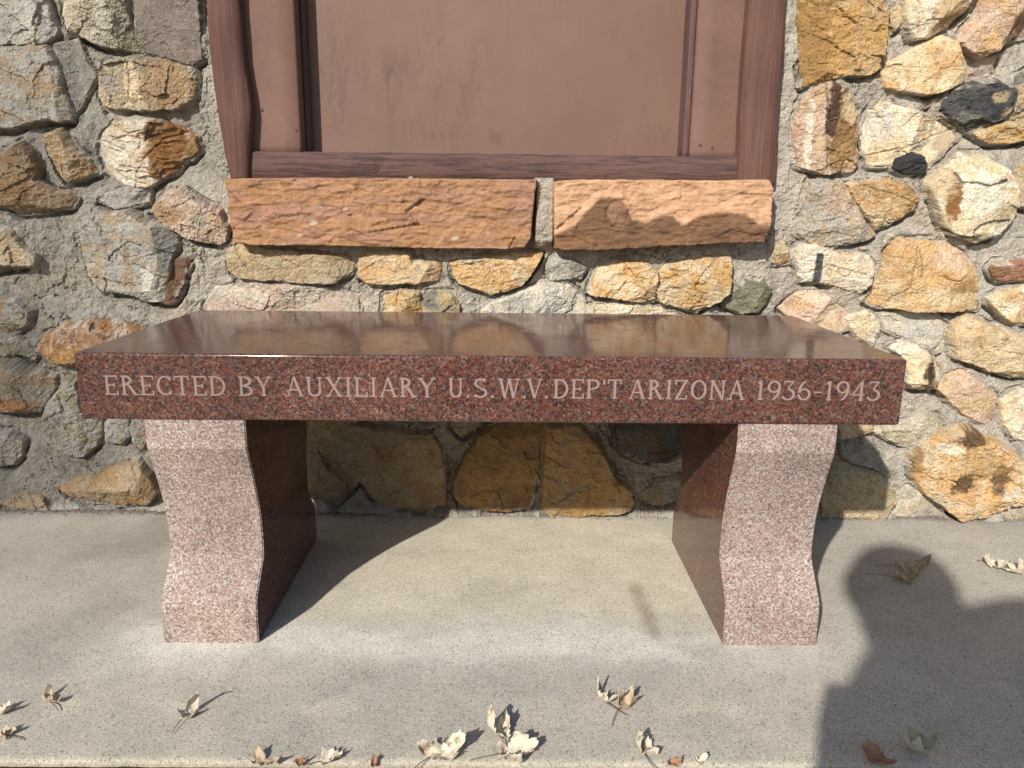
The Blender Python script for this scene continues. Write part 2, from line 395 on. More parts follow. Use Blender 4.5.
# colours
def rgb(r, g, b): return np.array([r, g, b])
CREAM = rgb(.53, .42, .27); PALE = rgb(.55, .49, .38); WHITE = rgb(.64, .58, .46); TAN = rgb(.42, .31, .185); OCH = rgb(.42, .255, .095)
ORG = rgb(.47, .30, .14); BRN = rgb(.20, .12, .058); DBR = rgb(.06, .034, .02); GRY = rgb(.32, .295, .25); LGR = rgb(.43, .41, .36)
OLV = rgb(.29, .25, .16); DGR = rgb(.13, .125, .12); BLK = rgb(.028, .03, .034); RUST = rgb(.32, .155, .055); RED = rgb(.33, .17, .11); PNK = rgb(.5, .36, .27)
GRN = rgb(.21, .205, .14); PUR = rgb(.25, .2, .165)

# each stone: outline seen on the wall face, thickness, two albedos, options
# opts: pl planes (px,py,gx,gz) ; sp spots (px,py,rx,ry,colour,strength) ; cr cracks ; sm mortar smear ; rg roughness of relief ; lg ledges
ST = []
def st(poly, h, a, b, **k): ST.append((poly, h, a, b, k))
# --- upper left
st([(0,0),(42,0),(50,15),(57,33),(50,42),(30,44),(8,45),(0,46)], .028, LGR*1.1, WHITE*.85, rg=1.3, pl=[(40,30,.15,-.1),(40,30,-.5,.0)])
st([(0,49),(10,48),(48,46),(60,62),(62,85),(72,112),(70,121),(45,119),(15,128),(0,130)], .030, LGR*.9, TAN*.85, rg=.8, pl=[(55,90,.05,.05),(58,90,-.8,0)], sm=.25)
st([(52,45),(78,42),(84,60),(95,78),(86,95),(76,110),(69,92),(61,65)], .013, GRY*.75, GRY*.9, rg=.5, pl=[(60,80,-.35,0)])
st([(63,-5),(122,-5),(129,20),(133,38),(140,52),(118,48),(95,42),(72,30),(64,15)], .034, PALE*.9, OLV*1.3, rg=1.5, pl=[(120,30,.1,.15),(118,30,-.9,0)], lg=1.5)
st([(126,0),(200,0),(204,60),(194,66),(165,58),(145,53),(137,30)], .022, PUR, PUR*.85, rg=.35, pl=[(165,30,.05,.1)])
st([(98,82),(104,64),(130,57),(160,60),(190,66),(198,74),(196,100),(180,108),(140,110),(105,108),(98,95)], .034, CREAM*.85, OLV*1.2, pl=[(141,80,.22,.1),(141,80,-.12,-.05),(185,90,-.8,0)], sp=[(168,85,26,22,BRN*1.3,.6),(112,85,9,8,GRY*.7,.6),(135,85,8,20,CREAM,.7)], cr=[[(131,62),(133,80),(131,96),(138,105)]], rg=1.2)
st([(99,138),(112,124),(135,117),(163,121),(185,130),(196,134),(190,152),(176,170),(160,182),(140,188),(122,186),(104,172),(99,155)], .042, WHITE*.95, CREAM, pl=[(152,150,.42,.15),(152,150,-.55,.1),(120,170,.3,.7),(104,150,1.2,.0)], sp=[(172,150,21,34,RUST*.8,.95),(158,128,8,9,BRN,.8)], cr=[[(134,190),(138,172),(150,155),(165,138),(193,133)],[(118,165),(135,167),(153,165)],[(112,140),(130,134),(150,137)]], lg=2.2, rg=.8)
st([(44,135),(60,129),(75,145),(90,160),(97,172),(85,178),(68,183),(58,170),(50,150)], .034, TAN, ORG*.85, pl=[(70,158,.4,.3),(75,160,-.6,.2),(75,170,0,.9)], rg=1.3)
st([(0,158),(12,150),(22,142),(31,150),(40,165),(38,180),(55,192),(76,196),(70,207),(45,212),(20,214),(5,206),(0,200)], .036, TAN*.85, BRN*1.4, pl=[(30,195,.1,.25),(28,200,0,1.2),(30,180,-.35,.1)], rg=1.2, sp=[(5,190,30,14,BRN,.6)])
st([(187,146),(196,139),(200,152),(190,160)], .018, OCH*.8, BRN)
st([(140,113),(175,109),(198,105),(203,122),(185,128),(160,120)], .010, GRY*.85, PUR, rg=.5)
st([(150,210),(165,194),(181,187),(200,200),(222,210),(229,225),(226,240),(221,244),(200,240),(180,232),(160,220)], .036, PNK*1.05, TAN*.9, pl=[(185,215,.22,.1),(195,225,-.1,.25),(165,215,.6,.3)], sp=[(168,212,16,10,BRN*1.3,.6),(202,218,6,8,GRY,.5)], rg=1.4)
st([(98,200),(125,188),(152,190),(148,203),(118,209)], .012, GRY*1.1, LGR*.9, rg=.7, sm=.5)
st([(82,217),(95,214),(112,213),(130,210),(150,220),(168,226),(178,240),(172,256),(165,300),(150,301),(135,294),(105,290),(92,275),(84,250)], .036, LGR*.85, TAN*.85, pl=[(130,250,.1,.08),(165,260,-.9,0),(130,285,0,.6)], sp=[(113,240,7,4,DGR,.6),(130,255,4,8,BRN,.6),(157,285,10,20,LGR*1.25,.6)], sm=.3, rg=.9)
st([(173,258),(191,262),(184,285),(174,303),(163,303),(168,280)], .016, RED*.6, BRN*.8, rg=.8, pl=[(172,280,-.3,0)])
st([(0,229),(10,229),(25,240),(40,255),(38,266),(20,266),(0,276)], .030, TAN, PALE*.8, pl=[(20,262,.1,.15),(20,263,0,1.4)], sm=.25, sp=[(15,270,24,6,BRN,.7)])
st([(0,290),(18,298),(33,310),(31,322),(15,332),(0,336)], .026, LGR*.85, TAN*.9, sm=.4, pl=[(20,320,.1,.7),(20,310,.1,.1)])
st([(35,350),(45,335),(65,324),(95,318),(125,321),(142,330),(142,360),(100,372),(60,364)], .036, RUST, PNK*.9, rg=1.6, pl=[(70,352,.1,.15),(70,357,0,1.2)], sp=[(70,350,18,9,OCH*.8,.5),(95,333,20,5,RUST*.7,.5)])
st([(0,360),(15,361),(35,369),(55,375),(58,386),(50,400),(42,411),(30,413),(0,411)], .040, TAN*.75, GRY, pl=[(20,400,.1,.3),(28,385,-.35,.15),(20,404,0,1.3)], sp=[(10,400,22,8,RUST,.7)], rg=1.0)
st([(43,424),(50,402),(62,387),(70,375),(80,378),(86,408),(102,420),(103,430),(97,445),(85,454),(70,452),(54,445)], .032, LGR*.9, OLV*1.2, rg=1.5, pl=[(70,425,.15,.15),(85,430,-.4,.2)], sm=.2)
st([(106,422),(118,414),(131,417),(131,435),(122,443),(108,440)], .018, LGR, OLV*1.2, rg=1.2)
st([(132,414),(145,414),(149,440),(142,448),(133,440)], .022, LGR, TAN*.9)
st([(0,433),(12,431),(25,440),(22,455),(12,467),(0,464)], .024, GRY, LGR*.8, rg=1.3)
st([(58,489),(75,479),(95,477),(110,470),(130,464),(139,459),(150,475),(158,490),(150,503),(115,506),(85,504),(65,496)], .042, TAN*.9, OCH*.8, pl=[(125,483,.3,-.55),(125,483,.12,.55),(141,470,-.7,-.1)], rg=.9)
st([(2,507),(10,498),(30,490),(45,496),(50,507)], .020, TAN*.9, OLV)
st([(22,338),(0,345),(0,356),(22,354),(36,360),(40,352)], .012, GRY*.8, OLV, sm=.4)
# --- below the sills
st([(228,247),(250,244),(285,250),(345,255),(356,262),(352,272),(335,281),(310,283),(280,280),(240,278),(230,270)], .028, TAN*.85, OLV*1.25, pl=[(320,268,.03,.12),(338,270,-.6,.3)], rg=.7)
st([(360,256),(375,252),(410,252),(412,260),(438,262),(442,268),(440,281),(400,283),(368,283),(360,277)], .028, CREAM*1.05, ORG*1.05, rg=.6, pl=[(400,270,.03,.08)])
st([(450,263),(470,258),(500,255),(525,252),(541,253),(535,263),(528,275),(521,283),(505,290),(490,293),(478,288),(460,282),(452,272)], .028, ORG*1.05, CREAM*1.05, rg=1.1, pl=[(490,270,.04,.15),(490,287,0,.7)])
st([(205,306),(215,290),(240,284),(300,285),(340,291),(358,300),(358,330),(205,330)], .014, PALE*1.02, PNK*1.1, rg=1.0, sm=.35)
st([(384,296),(400,290),(419,293),(422,330),(384,330)], .016, CREAM*.85, OCH, rg=1.3)
st([(423,308),(432,291),(450,292),(460,305),(464,330),(423,330)], .016, OLV, OCH*.9, rg=1.2, sp=[(430,300,8,12,DGR,.6)])
st([(475,318),(490,303),(515,295),(545,282),(570,284),(583,298),(585,330),(475,330)], .018, LGR*1.08, PALE, rg=1.1, sp=[(520,305,14,7,GRY*.9,.5)])
st([(548,266),(555,256),(572,258),(586,268),(580,276),(565,277),(550,281)], .026, GRY*1.1, LGR*.9, pl=[(560,268,.2,.2),(572,268,-.5,.2)], rg=.8)
st([(590,293),(593,280),(600,265),(620,260),(645,262),(655,270),(654,301),(640,302),(620,298)], .030, CREAM*1.1, ORG*1.1, rg=1.1, pl=[(620,280,.03,.1)])
st([(655,275),(665,265),(690,258),(710,254),(729,255),(727,275),(725,290),(710,303),(696,312),(680,307),(660,301),(654,290)], .032, CREAM*.95, OCH*1.05, rg=1.4, pl=[(690,285,.12,.12),(670,285,.3,0)], lg=1.3)
st([(720,298),(730,286),(742,280),(762,282),(768,288),(764,305),(758,310),(740,312),(725,306)], .030, GRN, GRN*.8, pl=[(745,295,.2,.2),(755,300,-.5,.4)], rg=.6)
st([(588,307),(610,303),(650,308),(680,315),(710,330),(588,330)], .012, WHITE*.9, CREAM, rg=.8, sm=.2)
# --- upper right
st([(800,0),(880,0),(888,16),(883,30),(877,68),(865,74),(838,76),(820,81),(803,86),(799,60)], .044, OCH*1.1, TAN*1.05, pl=[(826,40,.75,.0),(826,40,-.06,.05),(850,70,0,.8)], sp=[(811,45,15,55,rgb(.27,.155,.055),.85),(855,40,22,30,OCH*.95,.4)], rg=1.3)
st([(795,156),(793,130),(800,103),(810,90),(825,81),(840,85),(852,96),(854,130),(854,165),(849,171),(820,172),(797,166)], .038, PNK*.9, TAN, pl=[(823,130,.35,.0),(823,130,-.12,.05),(850,130,-.9,0)], sp=[(838,128,13,42,rgb(.22,.125,.05),.95),(829,105,6,26,DBR*1.2,.9),(836,150,7,12,OCH*.8,.5),(806,135,3,30,WHITE,.6),(845,105,7,14,CREAM,.6)], cr=[[(822,83),(822,168)]], rg=1.3)
st([(887,13),(897,5),(900,22),(893,31),(888,24)], .018, TAN, CREAM*.8)
st([(900,-4),(975,-4),(962,12),(941,30),(923,40),(908,38),(902,25)], .042, WHITE, CREAM, pl=[(915,25,.25,.15),(922,32,-.55,.62)], sp=[(945,8,20,7,ORG,.6),(945,22,22,7,OCH*.6,.5)], rg=.8)
st([(883,64),(897,58),(918,43),(940,36),(953,42),(958,60),(962,80),(950,88),(920,95),(905,92),(882,88),(880,75)], .034, CREAM*1.15, ORG*1.15, pl=[(925,70,.06,.06),(886,76,1.4,0)], rg=.55)
st([(955,41),(975,18),(988,-4),(1024,-4),(1024,32),(1010,40),(993,48),(978,60),(962,49)], .050, PNK*1.1, ORG*1.1, pl=[(985,35,.1,.1),(1003,25,-.9,.5),(985,48,0,1.4)], sp=[(1015,32,16,14,BRN*.9,.6)], rg=.8)
st([(962,52),(975,60),(990,58),(988,74),(975,82),(965,78),(959,64)], .012, PNK*.95, GRY*1.2, rg=.6, sm=.3)
st([(940,106),(948,91),(965,83),(990,80),(1011,90),(1008,106),(1000,118),(985,122),(968,130),(955,121),(942,113)], .034, DGR*.55, BLK*1.3, pl=[(970,105,.15,.1),(960,115,0,.6)], sp=[(990,95,7,5,TAN,.6),(1000,112,7,5,TAN,.6),(962,118,12,6,GRY*.6,.5)], rg=1.3)
st([(1010,78),(1024,64),(1024,127),(1006,123),(1009,107),(1014,92)], .020, TAN*.95, GRY*.9, sp=[(1012,75,14,8,DGR,.6)], rg=1.5)
st([(972,133),(985,126),(1005,123),(1024,127),(1024,136),(1005,143),(985,143)], .026, CREAM*.9, OCH, rg=1.0, pl=[(1000,133,0,.25)])
st([(889,97),(910,98),(926,106),(916,111),(896,106)], .012, GRY*1.1, PALE*.8, rg=.5)
st([(863,130),(868,112),(880,101),(900,108),(930,116),(953,130),(957,140),(944,153),(928,166),(900,166),(868,166),(862,150)], .022, CREAM*1.15, WHITE, sp=[(945,145,12,14,TAN,.6),(880,125,14,14,LGR,.5),(872,160,8,5,ORG,.4)], cr=[[(866,157),(890,150),(920,142),(953,130)],[(900,125),(912,113)]], rg=.8, sm=.25)
st([(891,169),(896,158),(908,152),(920,157),(923,165),(920,172),(900,173)], .034, BLK, DGR*.4, pl=[(905,160,.1,.3)], rg=1.0)
st([(796,233),(802,210),(808,182),(820,178),(838,182),(850,200),(862,222),(873,234),(860,240),(835,245),(822,247),(808,242)], .032, GRY*1.1, TAN*.9, pl=[(830,215,.1,-.02),(830,225,.02,.35),(806,215,1.0,0)], sp=[(835,200,16,14,PNK*.8,.5),(840,185,16,6,ORG*.9,.4)], rg=1.1)
st([(842,183),(860,180),(885,178),(905,184),(918,198),(912,210),(895,218),(876,230),(864,219),(851,199)], .032, ORG*.95, CREAM*.95, cr=[[(855,183),(880,190),(900,196),(915,204)]], pl=[(885,200,.05,.1),(885,212,.1,.5)], rg=1.0, sp=[(905,188,8,6,OCH*.7,.5)])
st([(926,181),(940,170),(962,153),(980,155),(1000,166),(1010,186),(1012,205),(1008,218),(990,235),(970,240),(945,232),(938,218),(932,200)], .058, WHITE*1.05, CREAM*1.05, pl=[(958,205,.35,.05),(975,175,.1,-.55),(968,200,-.15,.1),(985,225,-.4,.9),(960,228,.1,.9)], sp=[(945,198,6,22,RUST*.7,.85),(938,178,10,14,TAN*1.1,.6),(1000,210,14,14,CREAM*.8,.5),(985,235,22,5,OLV*.8,.5)],
   ln=[([(947,170),(952,178),(965,178),(977,181),(990,177)],2.0),([(988,178),(994,176)],4.0),([(963,227),(972,220),(985,217),(1003,217)],2.6),([(942,228),(955,233),(971,231)],3.2)], rg=.7)
st([(865,301),(878,280),(890,250),(900,239),(925,240),(945,240),(962,252),(973,265),(977,295),(978,310),(940,309),(880,308)], .036, ORG*1.1, CREAM*1.02, pl=[(920,275,.04,.05),(950,282,-.3,.1),(960,275,-.1,-.3)], sp=[(950,255,22,12,PNK*1.15,.5),(945,295,26,9,CREAM*1.1,.6),(962,285,18,6,OCH*.6,.6),(905,270,8,30,OCH*1.1,.4)], cr=[[(914,245),(908,265),(905,284),(890,295),(885,303)],[(916,250),(916,275)]], rg=.8)
st([(797,246),(812,243),(830,251),(868,256),(873,262),(869,282),(860,293),(845,290),(820,282),(800,281),(795,262)], .028, WHITE*.95, CREAM, pl=[(830,268,.08,.1),(840,278,.1,.6),(866,270,-.5,0)], ln=[([(816,254),(815,268),(813,282)],7.5)], cr=[[(822,262),(845,268),(862,272)]], rg=.9)
st([(773,256),(779,241),(786,249),(787,263),(776,264)], .020, CREAM*.9, ORG*.9)
st([(780,309),(795,297),(815,290),(832,300),(846,316),(849,328),(840,333),(800,327)], .013, PNK*1.1, CREAM, sp=[(797,305,12,6,ORG*.9,.5)], sm=.3, rg=.7)
st([(846,319),(865,311),(879,324),(873,343),(856,338)], .012, PALE*1.1, CREAM, rg=.8, sm=.3)
st([(880,316),(905,312),(940,317),(950,330),(944,348),(932,352),(905,338),(884,330)], .008, PALE*.85, LGR*.95, rg=.7, sm=.3, pl=[(915,330,.0,-.12)])
st([(890,346),(903,342),(915,343),(930,355),(938,370),(936,380),(925,386),(908,387),(900,378),(903,360)], .042, CREAM*1.15, WHITE, pl=[(915,362,.3,-.3),(922,368,-.6,-.2),(915,380,.1,1.0)], sp=[(923,368,8,14,DBR,.95),(928,380,9,5,BRN,.7)], rg=1.4)
st([(949,335),(953,325),(965,317),(980,321),(1000,330),(1024,338),(1024,375),(1012,376),(985,368),(965,360),(950,355)], .040, CREAM*.98, TAN*1.15, pl=[(985,345,.04,.1),(985,366,0,1.0)], rg=.8)
st([(984,297),(1000,292),(1024,281),(1024,326),(1010,322),(1000,315),(990,306)], .030, CREAM*1.1, WHITE, sp=[(1010,295,18,5,ORG,.6),(1012,318,8,7,ORG,.6)], rg=.9)
st([(987,268),(992,262),(1005,262),(1024,253),(1024,277),(1000,281),(990,276)], .026, RED, BRN, pl=[(1005,268,.1,.5)], sp=[(998,263,10,3,PNK,.8)])
st([(1012,181),(1018,166),(1024,160),(1024,211),(1015,206)], .018, TAN, CREAM*.8)
st([(935,388),(945,372),(960,369),(978,380),(990,394),(992,415),(983,422),(965,415),(948,402)], .028, PNK*1.0, TAN*1.1, pl=[(962,392,.08,.1)], rg=.8, sm=.15)
st([(998,401),(1010,390),(1024,384),(1024,450),(1010,437),(1000,420)], .030, CREAM*1.1, WHITE*.95, rg=.8)
st([(871,430),(895,425),(912,418),(922,412),(940,418),(943,430),(930,438),(907,446),(890,440)], .026, PALE*.85, OLV*1.3, pl=[(910,430,.0,.25),(905,435,0,.5)], rg=.9, lg=1.0)
st([(838,415),(875,415),(868,432),(850,438),(838,437)], .020, TAN, CREAM*.8)
st([(908,452),(918,440),(930,437),(940,430),(955,423),(968,424),(980,433),(1000,440),(1015,455),(1024,463),(1024,495),(1005,503),(985,512),(955,515),(944,505),(920,490),(910,475)], .052, ORG*1.05, CREAM*.95, pl=[(960,465,.06,.02),(935,490,.45,.3),(1000,490,-.15,.4)], sp=[(955,474,10,11,BRN*.6,.95),(990,468,9,15,BRN*.7,.95),(963,432,14,8,BRN*.6,.95),(975,455,22,14,OCH*.8,.5),(940,442,12,5,WHITE,.7),(1005,485,12,8,WHITE*.95,.6),(935,495,14,5,PALE*.8,.6),(912,455,5,12,BRN,.6)], rg=1.9, lg=1.3)
st([(817,455),(835,454),(850,465),(870,470),(885,480),(892,490),(888,505),(880,515),(818,515)], .034, OLV*1.1, TAN*.85, pl=[(855,490,.03,.08)], rg=1.2, sp=[(855,511,20,4,CREAM*.9,.6)])
st([(837,441),(855,437),(870,441),(881,460),(890,478),(870,466),(850,461),(838,454)], .022, GRY*.8, DGR, rg=1.0)
st([(894,497),(905,481),(925,498),(940,511),(935,516),(893,516)], .018, PALE*.8, GRY, rg=.6, sm=.2)
st([(1003,510),(1024,499),(1024,516),(998,516)], .020, TAN*1.0, GRY)
# --- in the shade under the bench
UB = len(ST)
st([(308,415),(362,415),(345,434),(335,442),(322,444),(311,435)], .030, TAN, OCH*.8)
st([(306,442),(316,446),(330,465),(345,482),(346,490),(335,497),(315,499),(306,492)], .030, TAN*.8, OLV)
st([(350,455),(355,438),(368,427),(400,423),(432,430),(441,445),(446,475),(446,505),(428,506),(424,513),(412,504),(392,505),(370,498),(358,480)], .050, TAN*.85, BRN*1.5, pl=[(405,470,.3,.1),(412,470,-.35,.05),(400,495,0,.6)], rg=.6)
st([(449,415),(488,415),(478,429),(462,434),(452,426)], .024, TAN*.8, OLV)
st([(453,492),(455,470),(465,450),(478,432),(495,424),(544,420),(540,450),(536,480),(533,508),(490,507),(460,505)], .036, OCH*.75, BRN*1.2, rg=1.0)
st([(540,506),(542,470),(546,420),(575,420),(590,432),(600,445),(608,460),(614,475),(629,483),(634,500),(630,508),(600,510),(565,512),(545,510)], .042, OCH*.9, TAN*.8, rg=.8, pl=[(585,480,.03,.06),(625,490,-.5,.2)])
st([(610,418),(695,418),(695,450),(672,461),(640,460),(622,450),(612,440)], .026, DGR*.9, BRN*.7)
st([(640,491),(655,480),(680,476),(695,490),(682,500),(650,503)], .024, GRY, TAN*.7)
# hidden behind the seat, glimpsed from a step to the side
for x0 in range(165, 800, 78):
    st([(x0,345),(x0+34,334),(x0+66,340),(x0+70,372),(x0+50,400),(x0+12,402),(x0-2,375)], .024, TAN, OLV*1.2)
for x0 in range(206, 300, 90):
    st([(x0,420),(x0+50,418),(x0+80,425),(x0+75,470),(x0+40,505),(x0+5,480)], .026, TAN*.8, OLV)
st([(700,425),(760,422),(790,430),(795,480),(770,508),(715,500),(698,470)], .026, TAN*.8, OLV)

def ext(p):
    x, y = p
    if x <= 0: x = -26
    if x >= 1024: x = 1050
    if y <= 0: y = -22
    return x, y

MX = np.arange(-2.4, 2.4001, 0.01)
# mortar grids: a fine one for the photographed stretch, coarse ones round it
def stone_shape(k, poly, h, opts, X, Z, seed):
    wx = X+0.0045*fbm(X*30, Z*30, seed)+0.0012*noise(X*150, Z*150, seed+2)
    wz = Z+0.0045*fbm(X*30+50, Z*30, seed+1)+0.0012*noise(X*150+9, Z*150, seed+3)
    return sdist(wx, wz, poly)+0.0055
def surf(poly, h, opts, X, Z, d, seed, rnd, topx):
    cx = sum(p[0] for p in poly)/len(poly); cz = sum(p[1] for p in poly)/len(poly)
    rg = opts.get('rg', 1.0)*.78
    hp = None
    pls = opts.get('pl')
    if pls: pls = [(*topx(p[0], p[1]), p[2], p[3]) for p in pls]
    else:
        pls = [(cx, cz, rnd.uniform(-.05, .25), rnd.uniform(-.1, .15)), (cx+rnd.uniform(-.02, .02), cz+rnd.uniform(-.02, .01), rnd.uniform(-.5, .1), rnd.uniform(0, .5))]
    # a few broken corners, each a plane of its own
    x_0, x_1 = min(p[0] for p in poly), max(p[0] for p in poly); z_0, z_1 = min(p[1] for p in poly), max(p[1] for p in poly)
    for q_ in range(2):
        an_ = rnd.uniform(0, 2*math.pi); st_ = rnd.uniform(.35, .8); rr = rnd.uniform(.28, .42)
        pls.append((cx+rr*(x_1-x_0)*math.cos(an_), cz+rr*(z_1-z_0)*math.sin(an_), -st_*math.cos(an_), -st_*math.sin(an_)))
    # bend the facets a little so their borders wander
    bx = 0.004*fbm(X*18, Z*18, seed+30)+0.0015*fbm(X*70, Z*70, seed+31)
    for (px, pz, gx, gz) in pls:
        q = h+(X-px+bx)*gx+(Z-pz+bx)*gz
        hp = q if hp is None else np.minimum(hp, q)
    ux = X+.006*fbm(X*40, Z*40, seed+41, 3); uz = Z+.006*fbm(X*40, Z*40, seed+42, 3)
    hp = hp+rg*0.0046*shards(ux*20, uz*20, seed+43)+rg*0.0017*shards(ux*62, uz*62, seed+44)
    hp = hp+rg*0.0017*fbm(X*20, Z*20, seed+50)+rg*0.0011*(1-2*np.abs(fbm(X*60, Z*60, seed+51, 3)))+rg*0.0012*fbm(X*150, Z*150, seed+52, 3)
    an = rnd.uniform(-.5, .5) if rnd.random() < .7 else rnd.uniform(1.1, 1.9)
    kind = rnd.random(); u_ = X*math.cos(an)+Z*math.sin(an); v_ = -X*math.sin(an)+Z*math.cos(an)
    if kind < .4: hp = hp+rg*.0019*fbm(u_*10, v_*85, seed+55, 4, .6)          # bedded
    elif kind < .65: hp = hp+rg*.0016*fbm(X*210, Z*210, seed+56, 2, .7)-.003*rg*sm(noise(X*70, Z*70, seed+57), .45, .8)   # pitted, granular
    else: hp = hp+rg*.0030*shards(u_*14, v_*34, seed+58)                      # slabby
    lg = opts.get('lg', 0.6)
    if lg:
        t = fbm(X*9+Z*4, Z*24, seed+60, 3)*3; ft = np.floor(t); tt = (ft+sm(t-ft, 0.35, 0.65))
        hp = hp+0.0022*lg*(tt-t*0.3)
    hp = np.minimum(hp, h+0.012)
    hp = np.maximum(hp, 0.002)
    r = 0.003+0.004*rnd.random()+0.07*h
    e = np.clip(1-np.maximum(d, -0.003)/r, 0, 1.6)
    return hp-(e**2.2)*(hp+0.012)
def stone_color(poly, a, b, opts, X, Z, hgt, d, seed, topx, scale):
    n = fbm(X*16, Z*16, seed+70, 5, .6); n2 = fbm(X*50, Z*50, seed+71, 4, .6)
    mfac = sm(n+0.45*n2, -0.25, 0.45)[..., None]
    col = a*(1-mfac)+b*mfac
    cxm = sum(p[0] for p in poly)/len(poly)
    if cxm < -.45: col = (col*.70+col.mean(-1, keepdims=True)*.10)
    br = 1+0.16*fbm(X*9, Z*9, seed+72)+0.1*n2
    col = col*br[..., None]
    # iron staining
    st_ = sm(fbm(X*24, Z*24, seed+75, 4, .6), 0.22, 0.5)*0.35
    col = col*(1-st_[..., None])+(col*np.array([1.0, .72, .45]))*st_[..., None]
    for (px, py, rx, ry, c, s_) in opts.get('sp', []):
        x0, z0 = topx(px, py)
        q = np.sqrt(((X-x0)/(rx*scale))**2+((Z-z0)/(ry*scale))**2)+0.5*fbm(X*30, Z*30, seed+80, 3)+0.75*fbm(X*75, Z*75, seed+81, 4, .7)
        mk = (sm(-q, -1.3, -0.8)*min(1, s_*1.2))[..., None]
        col = col*(1-mk)+c*mk
    for pl, wd in opts.get('ln', []):
        dl = ldist(X+0.0015*noise(X*120, Z*120, 3), Z+0.0015*noise(X*120, Z*120, 5), [topx(*p) for p in pl])
        mk = (sm(-dl, -(wd*.5+.6)*scale, -(wd*.5-.6)*scale)*0.95*sm(n2, -.75, -.25))[..., None]
        col = col*(1-mk)+BLK*1.2*mk
    for pl in opts.get('cr', []):
        dl = ldist(X+0.002*noise(X*80, Z*80, 13), Z+0.002*noise(X*80, Z*80, 15), [topx(*p) for p in pl])
        mk = (sm(-dl, -0.0019, -0.0006)*0.6)[..., None]
        col = col*(1-mk)+DBR*.5*mk
    s_ = opts.get('sm', 0.12)
    mk = (sm(-d, -0.016, -0.002)*sm(fbm(X*20, Z*20, seed+90)+0.4*n2, 0.35-s_, 0.6-s_))[..., None]
    col = col*(1-mk)+MORT*mk
    return np.clip(col, 0.01, 0.8), mk[..., 0]

STEP_S, STEP_M = 0.0021, 0.0027
mx = np.arange(-1.16, 1.20, STEP_M); mz = np.arange(-0.012, 1.19, STEP_M)
GX, GZ = np.meshgrid(mx, mz)
GD = np.full(GX.shape, -1.0); GH = np.zeros(GX.shape); GW = np.zeros(GX.shape)
SCALE_PX = 0.00208
world_polys = []
for i, (poly, h, a, b, k) in enumerate(ST):
    if i >= UB: a, b = a*.75, b*.75  # shade under and behind the seat painted into the stone albedo
    yy = WY-h*0.35
    topx = lambda px, py, yy=yy: (lambda p: (p[0], p[2]))(onwall(px, py, yy))
    wp = [topx(*ext(p)) for p in poly]
    world_polys.append(wp)
    rnd = random.Random(1000+i); seed = 100+i*13
    xs = [p[0] for p in wp]; zs = [p[1] for p in wp]
    x0, x1, z0, z1 = min(xs)-.012, max(xs)+.012, max(min(zs)-.012, -0.012), max(zs)+.012
    X, Z = np.meshgrid(np.arange(x0, x1, STEP_S), np.arange(z0, z1, STEP_S))
    d = stone_shape(i, wp, h, k, X, Z, seed)
    hh = surf(wp, h, k, X, Z, d, seed, rnd, topx)
    for pl in k.get('cr', []):
        dl = ldist(X+0.002*noise(X*80, Z*80, 13), Z+0.002*noise(X*80, Z*80, 15), [topx(*p) for p in pl])
        hh = hh-0.002*sm(-dl, -0.0028, -0.0005)
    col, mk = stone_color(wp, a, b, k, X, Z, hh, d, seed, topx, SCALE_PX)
    hh = hh+0.0015*mk
    cx, cz = sum(xs)/len(xs), sum(zs)/len(zs)
    P = np.stack([X+.05*np.maximum(hh, 0), WY-hh, Z-.22*np.maximum(hh, 0)+.003], -1)
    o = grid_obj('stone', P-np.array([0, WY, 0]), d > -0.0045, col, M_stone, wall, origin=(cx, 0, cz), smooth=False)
    # union distance on the mortar grid
    sel_x = np.where((mx > x0-.03) & (mx < x1+.03))[0]; sel_z = np.where((mz > z0-.03) & (mz < z1+.03))[0]
    if len(sel_x) and len(sel_z):
        sx, sz = slice(sel_x[0], sel_x[-1]+1), slice(sel_z[0], sel_z[-1]+1)
        GD[sz, sx] = np.maximum(GD[sz, sx], stone_shape(i, wp, h, k, GX[sz, sx], GZ[sz, sx], seed))
        jx = np.clip(((GX[sz, sx]-x0)/STEP_S).round().astype(int), 0, X.shape[1]-1); jz = np.clip(((GZ[sz, sx]-z0)/STEP_S).round().astype(int), 0, X.shape[0]-1)
        ds, hs_ = d[jz, jx], hh[jz, jx]; inside = (ds > .002) & (GX[sz, sx] > x0) & (GX[sz, sx] < x1) & (GZ[sz, sx] > z0) & (GZ[sz, sx] < z1)
        GH[sz, sx] = np.where(inside, np.maximum(hs_, GH[sz, sx]), GH[sz, sx]); GW[sz, sx] = np.where(inside, 1.0, GW[sz, sx])

# opening of the window in world units
WXL, WXR = -0.572, 0.574
SILL_Z = onwall(500, 178, WY-0.055)[2]
def mortar_h(X, Z, GDv, seed=900):
    out = -GDv
    hM = 0.001+0.0070*fbm(X*7, Z*7, seed)+0.0060*fbm(X*24, Z*24, seed+1)+0.0026*fbm(X*75, Z*75, seed+2, 4, .7)+0.0035*np.abs(fbm(X*13+Z*5, Z*30, seed+12, 4, .6))+0.0022*np.maximum(0, noise(X*150, Z*150, seed+3))+0.0016*shards(X*45, Z*45, seed+4)-0.003*sm(noise(X*95, Z*95, seed+8), .45, .8)
    # trowelled fillets against the stones in places, open crevices in others
    lf = fbm(X*9, Z*9, seed+5)
    near = np.clip(1-out/0.014, 0, 1)
    hM = hM+near*np.where(lf > 0, 0.010*lf, 0)+near**2*np.where(lf < -0.1, 0.030*(lf+0.1), 0)
    hM = hM-0.004*sm(fbm(X*40, Z*14, seed+7), .3, .6)
    # foot of the wall
    hM = hM+0.022*sm(-Z+0.014*fbm(X*26, Z*0, seed+9, 4, .7), -0.020, 0.004)
    return hM
